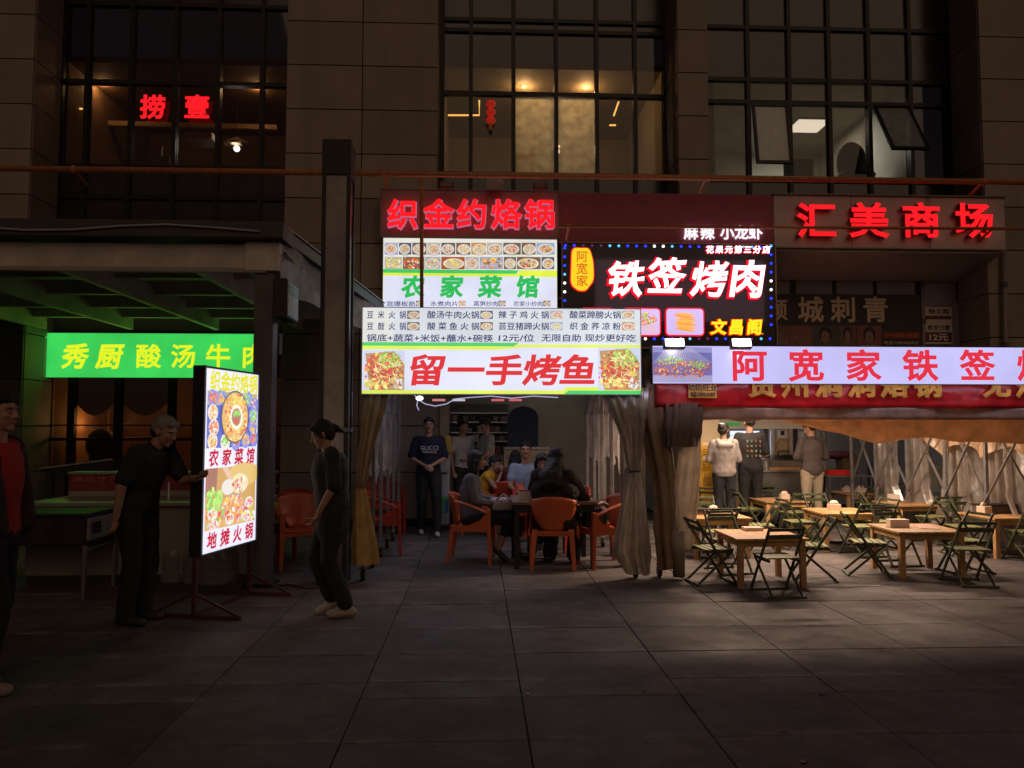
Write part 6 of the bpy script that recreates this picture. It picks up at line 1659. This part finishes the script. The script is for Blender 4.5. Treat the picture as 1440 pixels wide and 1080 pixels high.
    for sd in 'LR':
        sh_, el, wr = J['sh'+sd], J['el'+sd], J['wr'+sd]
        c.cap(up(J['chest'], J['neck'], .6), .075*s, sh_, .068*s*fat)
        if sleeve <= 1: e = up(sh_, el, sleeve); c.cap(sh_, .068*s*fat, e, (.060+.006*loose)*s*fat)
        else: c.cap(sh_, .067*s*fat, el, .056*s*fat); c.cap(el, .055*s*fat, up(el, wr, sleeve-1), .042*s*fat)
    cm = cloth_mat('cloth_%s_%.2f_%.2f_%.2f' % (top[0], *top[1]), top[1])
    remesh(top[0], c, cm, t, vox*1.25, 2, .012*s, len(label), 5)
    # trousers
    c = MB()
    pr0 = J['pel'] + (J['chest'] - J['pel']).normalized()*.05*s
    c.ell(J['pel'] - Vector((0,0,.02))*s, (.165*s*w*fat, .125*s*fat, .12*s), None)
    for sd in 'LR':
        hi, kn, an = J['hip'+sd], J['knee'+sd], J['ank'+sd]
        c.cap(hi, .105*s*fat, kn, .070*s*fat)
        if pant_end > 0: c.cap(kn, .070*s*fat, up(kn, an, pant_end), (.055 + .008*loose)*s*fat)
    remesh('trousers', c, cloth_mat('trousers_%.2f_%.2f_%.2f' % pants, pants), t, vox*1.25, 2, .010*s, len(label)+3, 6)
    # shoes
    for sd in 'LR':
        kn, an = J['knee'+sd], J['ank'+sd]; sh_d = (an-kn).normalized()
        fdir = J.get('toe'+sd)
        fd = (fdir - an).normalized() if fdir is not None else Vector((0, -1, -.12)).normalized()
        c = MB(); heel = an - fd*.045*s + Vector((0,0,-.035*s)); toe = an + fd*.145*s + Vector((0,0,-.03*s))
        if fdir is None: heel.z = .045*s if abs(an.z-.08*s) < .03 else heel.z; toe.z = .036*s if abs(an.z-.08*s) < .03 else toe.z
        c.cap(heel, .038*s, toe, .032*s, 12); c.cap(heel, .036*s, an + Vector((0,0,-.01)), .038*s, 10); c.cap(up(heel, toe, .55), .042*s, toe, .036*s, 10)
        o = remesh('shoe', c, mat('shoe_%.2f_%.2f' % shoes[:2], shoes, .5, var=.15), t, vox, 2)
    # hair
    hm = haircol or HAIRB
    c = MB()
    if hair in ('short', 'grey', 'cropped'):
        k = .9 if hair == 'cropped' else 1
        c.ell(hp(0,.022,.052), (.081*s*k,.094*s,.078*s), HM); c.ell(hp(0,.052,.012), (.077*s*k,.06*s,.07*s), HM); c.cap(hp(-.04,-.052,.078), .026*s, hp(.04,-.052,.078), .026*s, 8)
        for q in (-1, 1): c.cap(hp(q*.07,-.012,.04), .016*s, hp(q*.073,.0,.0), .010*s, 8)
    elif hair in ('bob', 'long', 'bun', 'pony', 'shawl'):
        c.ell(hp(0,.02,.05), (.086*s,.098*s,.082*s), HM); c.ell(hp(0,.05,-.0), (.084*s,.066*s,.09*s), HM)
        for q in (-1, 1): c.cap(hp(q*.05,-.062,.075), .02*s, hp(q*.078,-.015,-.01), .018*s, 8)
        if hair == 'bob':
            for q in (-1, 1): c.cap(hp(q*.07,.0,.0), .034*s, hp(q*.078,.012,-.14), .030*s, 10)
            c.cap(hp(-.03,.06,-.02), .055*s, hp(-.03,.06,-.13), .045*s, 10); c.cap(hp(.03,.06,-.02), .055*s, hp(.03,.06,-.13), .045*s, 10)
        if hair in ('long', 'shawl'):
            for q in (-1, 1): c.cap(hp(q*.066,.01,.0), .036*s, J['neck'] + Vector((q*.075,.05,-.12))*s, .04*s, 10)
            for q in (-1, 0, 1): c.cap(hp(q*.04,.065,-.02), .055*s, J['neck'] + Vector((q*.05,.10,-.22))*s, .05*s, 10)
        if hair == 'bun': c.ell(hp(0,.105,.03), (.04*s,.038*s,.04*s), HM)
        if hair == 'pony': c.ell(hp(0,.11,.01), (.036*s,.04*s,.04*s), HM); c.cap(hp(0,.13,.0), .032*s, hp(0,.17,-.05), .016*s, 8)
    remesh('hair', c, hm, t, vox*.9, 1, .006*s, 5, 22)
    return t, J, hp
def at(px, Y): return (P(px, 700, Y).x, Y, 0)
# 1 man at the left edge
g_ = G(-14, 972); 
t, J, hp = person('man in an open dark jacket over a red top walking at the far left edge', (g_.x-.02, g_.y, 0), R(92), STAND,
    dict(kneeR=(-.10,-.10,.50), ankR=(-.10,-.02,.10), kneeL=(.10,.0,.49), ankL=(.10,.16,.10), wrL=(.25,.06,.88), wrR=(-.24,-.06,.88)), s=1.03, top=('red_top', (.42,.025,.018)), sleeve=1.0, pants=(.012,.012,.014), hair='short', vox=.0095, hyaw=-10, shoes=(.25,.2,.17), loose=1.2)
c = MB()
for q in (-1, 1):
    c.cap(J['sh'+('L' if q > 0 else 'R')], .082, J['el'+('L' if q > 0 else 'R')], .072); c.cap(J['el'+('L' if q > 0 else 'R')], .070, J['wr'+('L' if q > 0 else 'R')], .052)
    c.cap(Vector((q*.11,.03,1.40)), .095, Vector((q*.125,.02,.97)), .125); c.cap(Vector((q*.145,-.03,1.37)), .075, Vector((q*.15,-.07,.98)), .095)
c.cap((0,.08,1.42), .09, (0,.07,.96), .12)
remesh('jacket', c, cloth_mat('jacket_dark', (.03,.012,.016)), t, .011, 2, .012, 9, 6)
# 2 grey-haired man
g_ = G(193, 876)
t, J, hp = person('grey-haired man in black leaning forward and reaching to the standing lightbox', (g_.x, g_.y, 0), R(76), STAND,
    dict(pel=(0,.03,.92), chest=(0,-.04,1.22), neck=(0,-.12,1.39), head=(0,-.20,1.50), shL=(.175,-.09,1.34), shR=(-.175,-.09,1.34), elL=(.20,-.24,1.10), wrL=(.10,-.42,1.13), elR=(-.25,-.02,1.08), wrR=(-.25,.02,.84), hipL=(.09,.03,.89), hipR=(-.09,.03,.89)),
    s=1.02, top=('black_tee', (.018,.018,.02)), sleeve=.75, pants=(.014,.014,.016), hair='grey', haircol=mat('hair_grey', (.22,.205,.17), .6, var=.35, scale=60, bump=.4, bscale=120), hpitch=22, vox=.0095, fat=1.08, loose=1.3)
c = MB(); c.ell(hp(0,.055,-.02), (.074,.056,.066)); remesh('hair_nape', c, HAIRB, t, .01, 1)
# 3 walking woman
g_ = G(466, 866)
t, J, hp = person('woman in loose black clothes and khaki flats walking left with her head bowed', (g_.x, g_.y, 0), R(-78), STAND,
    dict(neck=(0,-.03,1.43), head=(0,-.10,1.56), kneeR=(-.09,-.15,.51), ankR=(-.08,.02,.12), toeR=(-.08,-.12,.05), kneeL=(.10,-.03,.49), ankL=(.10,.13,.08), pel=(0,.0,.93), chest=(0,-.03,1.25), shL=(.175,-.02,1.39), shR=(-.175,-.02,1.39), elL=(.22,.0,1.13), wrL=(.21,-.12,.90), elR=(-.22,.04,1.13), wrR=(-.20,-.1,.9)),
    s=.965, w=.94, top=('black_blouse', (.028,.028,.026)), sleeve=1.02, pants=(.018,.019,.018), shoes=(.36,.30,.24), hair='pony', hpitch=24, vox=.0095, loose=1.9, fat=1.04, pant_end=.88)
c = MB().cap(J['pel'] + Vector((0,0,.1)), .165, J['pel'] - Vector((0,0,.16)), .175, 14, .8, (0,1,0)); remesh('blouse_hem', c, cloth_mat('cloth_black_blouse_0.03_0.03_0.03', (.028,.028,.026)), t, .012, 2, .012, 4, 6)
# 4 waiter
g_ = G(602, 752)
t, J, hp = person('waiter in a navy tee with white lettering standing with hands clasped', (g_.x, g_.y, 0), R(8), STAND,
    dict(wrL=(.05,-.20,1.03), wrR=(-.06,-.21,1.01), elL=(.25,-.0,1.12), elR=(-.25,-.0,1.12), ankL=(.11,-.20,.09), kneeL=(.11,-.16,.50), ankR=(-.10,.10,.09)), s=1.0, top=('navy_tee', (.010,.011,.032)), sleeve=.85, pants=(.012,.013,.018), shoes=(.5,.5,.5), hair='short', vox=.011, loose=1.4)
text('tee_print', 'GUCCI', 0, 1.275, .085, mat('print_white', (.5,.5,.5), .6), t, y=-.155, bold=.02, depth=.012); text('tee_print', 'FIRENZE', 0, 1.215, .05, mat('print_white', (.5,.5,.5)), t, y=-.155, bold=.02, depth=.012, fit=.2)
# 5, 6 workers
person('shop worker in a white tee behind the maroon counter', at(650, 12.75), R(40), STAND, dict(), s=.985, top=('white_tee', (.5,.48,.45)), hair='short', vox=.013)
person('shop worker in a pale grey-green tee looking down at the maroon counter', at(684, 12.7), R(-70), STAND, dict(wrL=(.1,-.3,1.05), wrR=(-.1,-.32,1.05), elL=(.22,-.08,1.12), elR=(-.22,-.08,1.12)), s=1.0, top=('sage_tee', (.34,.36,.30)), hair='short', vox=.013, hpitch=18)
# 7 seated woman in grey
t, J, hp = person('woman with a black bob and grey top sitting on the left orange armchair', tuple(cg + Vector((.05, 0, 0))), R(86), SIT,
    dict(kneeL=(.10,-.42,.50), kneeR=(-.08,-.40,.50), ankL=(.10,-.50,.09), ankR=(-.06,-.26,.14), toeR=(-.06,-.36,.04), wrL=(.08,-.26,.68), wrR=(-.06,-.28,.66)), s=1.0, w=.95, top=('grey_top', (.13,.125,.14)), sleeve=1.8, pants=(.012,.012,.015), pant_end=.45, hair='bob', vox=.011, hyaw=6)
tb = thing('tote_bag', 'pale lilac bag lying on the lap of the black-haired woman in grey', 'bag', tuple(cg + Vector((.34, -.02, .60))), R(10)); MB().box(-.14,.14,-.12,.12,-.02,.14).build('body', cloth_mat('bag_lilac', (.40,.36,.40)), tb, bevel=.05, subsurf=1); MB().tube([(-.08,-.11,.12),(0,-.14,.19),(.08,-.11,.12)], .012, 6).build('handle', cloth_mat('bag_lilac', (.4,.36,.4)), tb)
# 8 child
gy = G(682, 752)
person('child in a sleeveless yellow top leaning forward on an orange armchair', (gy.x, gy.y, 0), R(70), SIT, dict(chest=(0,-.02,.80), neck=(0,-.10,.97), head=(0,-.16,1.09), shL=(.15,-.07,.92), shR=(-.15,-.07,.92), elL=(.18,-.24,.74), elR=(-.18,-.22,.74), wrL=(.06,-.26,.96), wrR=(-.05,-.28,.95)), s=.95, w=.9, top=('yellow_vest', (.62,.33,.02)), sleeve=.15, pants=(.02,.02,.03), hair='short', vox=.012, hpitch=15)
# 9 woman resting chin
person('woman in a grey-blue shirt resting her chin on her hand behind the wooden table', (P(763, 700, TY+.55).x, TY+.62, 0), R(-6), SIT, dict(chest=(0,.02,.83), neck=(0,-.03,1.02), head=(0,-.07,1.15), elL=(.16,-.28,.78), wrL=(.06,-.19,1.0), elR=(-.18,-.22,.76), wrR=(-.02,-.34,.80)), s=.98, w=.94, top=('blue_grey_shirt', (.12,.13,.18)), sleeve=1.0, hair='long', vox=.011, hpitch=12)
# 10 long-haired woman, back to us
g_ = G(724, 752)
person('long-haired woman in a dark red top sitting with her back to the camera', (P(725, 700, g_.y).x, g_.y, 0), R(172), SIT, dict(), s=.95, w=.9, top=('dark_red_top', (.16,.02,.02)), sleeve=.8, hair='long', vox=.012)
# 11 man behind
person('man in a light blue shirt at the far table of the left tent', (P(739, 700, 11.1).x, 11.1, 0), R(0), SIT, dict(pel=(0,.06,.54), head=(0,0,1.22)), s=1.02, top=('light_blue_shirt', (.28,.34,.46)), sleeve=.6, hair='short', vox=.012)
# 12 big dark figure
g_ = G(781, 797)
t, J, hp = person('long-haired person in black hunched over the wooden table, back to the camera', (g_.x, g_.y, 0), R(158), SIT,
    dict(pel=(0,.04,.50), chest=(0,.0,.83), neck=(.0,-.06,1.02), head=(-.0,-.10,1.16), elL=(.30,-.14,.74), wrL=(.24,-.36,.77), elR=(-.28,-.12,.74), wrR=(-.20,-.34,.77), kneeL=(.14,-.36,.48), kneeR=(-.14,-.36,.48), ankL=(.13,-.26,.08), ankR=(-.13,-.26,.08)), s=1.04, w=1.05, top=('black_jumper', (.020,.014,.016)), sleeve=1.9, pants=(.012,.012,.014), hair='shawl', vox=.011, fat=1.22, loose=2.0)
c = MB(); c.ell(hp(0,.03,.01), (.105,.11,.125)); c.cap(hp(0,.05,-.02), .10, Vector((0,.10,.98)), .17, 14); c.cap(Vector((-.05,.08,1.02)), .11, Vector((-.17,.06,.84)), .12, 12); c.cap(Vector((.05,.08,1.02)), .11, Vector((.17,.06,.84)), .11, 12)
remesh('long_hair', c, HAIRB, t, .012, 2, .014, 3, 12)
# 13 pink
person('person in a bright pink top half hidden behind the woman resting her chin', (P(778, 700, 10.35).x, 10.35, 0), R(-20), SIT, dict(), s=.97, w=.9, top=('pink_top', (.62,.10,.22)), sleeve=1.4, hair='long', vox=.013)
# 14-16 customers, backs to us
YCu = 11.75
t, J, hp = person('customer in a pale hooded sweatshirt with her hair clipped up', at(1019, YCu), R(172), STAND, dict(wrL=(.08,-.22,1.1), wrR=(-.10,-.22,1.1), elL=(.25,-.02,1.12), elR=(-.25,-.02,1.12)), s=.955, w=.96, top=('pale_hoodie', (.40,.36,.34)), sleeve=1.9, pants=(.03,.032,.04), hair='bun', vox=.011, loose=2.3, hyaw=-25, hpitch=15, fat=1.0)
c = MB().cap(Vector((-.07,.115,1.30)), .06, Vector((.07,.115,1.30)), .06, 10); c.cap(Vector((-.10,.05,1.36)), .05, Vector((-.03,.13,1.29)), .05); c.cap(Vector((.10,.05,1.36)), .05, Vector((.03,.13,1.29)), .05)
remesh('hood', c, cloth_mat('cloth_pale_hoodie_0.40_0.36_0.34', (.4,.36,.34)), t, .012, 2, .008, 2, 8)
MB().box(-.035,.035,.0,.012,0,.018).build('hair_clip', mat('clip', (.6,.6,.6), .4), t).location = hp(.0,.105,.075)
t, J, hp = person('tall customer in a black tee printed with small coloured motifs on the back', at(1056, YCu+.02), R(180), STAND, dict(wrL=(.12,-.22,1.06), wrR=(-.10,-.22,1.08), elL=(.25,.0,1.12), elR=(-.25,.0,1.12)), s=1.03, top=('black_print_tee', (.022,.02,.024)), sleeve=.85, pants=(.014,.014,.018), hair='short', vox=.011, loose=1.6)
r_ = random.Random(8)
for row in range(4):
    for k in range(4):
        col = [(.25,.18,.05),(.2,.05,.04),(.06,.15,.07),(.2,.2,.19)][(row+k) % 4]
        p_ = MB(); pts = [(.018*r_.uniform(.5,1.3)*math.cos(a), .02*r_.uniform(.4,1.3)*math.sin(a)) for a in [2*math.pi*i/9 for i in range(9)]]
        p_.prism(pts, -.006, .006)
        o = p_.build('back_motif', mat('motif_%d' % ((row+k) % 4), col, .6), t); o.location = (-.10+.065*k, .158, 1.36-.075*row)
person('customer in a grey-brown tee and beige trousers standing at the right of the counter', at(1143, YCu+.05), R(192), STAND, dict(wrR=(-.22,-.26,1.10), elR=(-.26,-.02,1.12), wrL=(.1,-.26,1.1), elL=(.25,-.04,1.12), head=(0,-.05,1.58)), s=.98, top=('grey_brown_tee', (.075,.06,.055)), sleeve=.95, pants=(.36,.30,.22), hair='short', vox=.011, loose=1.9, hyaw=28, hpitch=20, shoes=(.3,.28,.25))

# small litter on the paving
for k, (px, py, lab) in enumerate(((1156, 978, 'dark bottle cap on the paving below the front right tables'), (1130, 1072, 'dark flattened scrap at the very front of the paving'), (1076, 840, 'pale cigarette end beside the front chair'), (742, 977, 'small pale pebble on a paving joint in the middle foreground'), (905, 974, 'small dark leaf on the paving right of the middle joint'))):
    g_ = G(px, py); t = thing(('squashed_can','paper_scrap','cigarette_end','pebble','dry_leaf')[k], lab, ('bottle cap','scrap','cigarette end','pebble','leaf')[k], (g_.x, g_.y, .001), k)  # the first of these pieces is a bottle cap
    if k in (0, 1): MB().lathe([(.001,.006),(.014,.006),(.017,.0),(.001,.0)], n=9, sx=1.2+k*.6).build('scrap', M_black, t)
    elif k == 2: MB().tube([(-.015,0,.005),(.015,0,.005)], .004, 6).build('scrap', M_tis, t)
    elif k == 3: MB().ell((0,0,.006), (.012,.009,.007), None, 7, 5).build('scrap', M_tis, t)
    else: MB().grid(lambda u, v: (.03*(u-.5), .02*(v-.5)*math.sin(math.pi*u)+.0001*v, .004+.01*abs(u-.5)), 6, 3).build('scrap', M_dark, t, solid=.001)
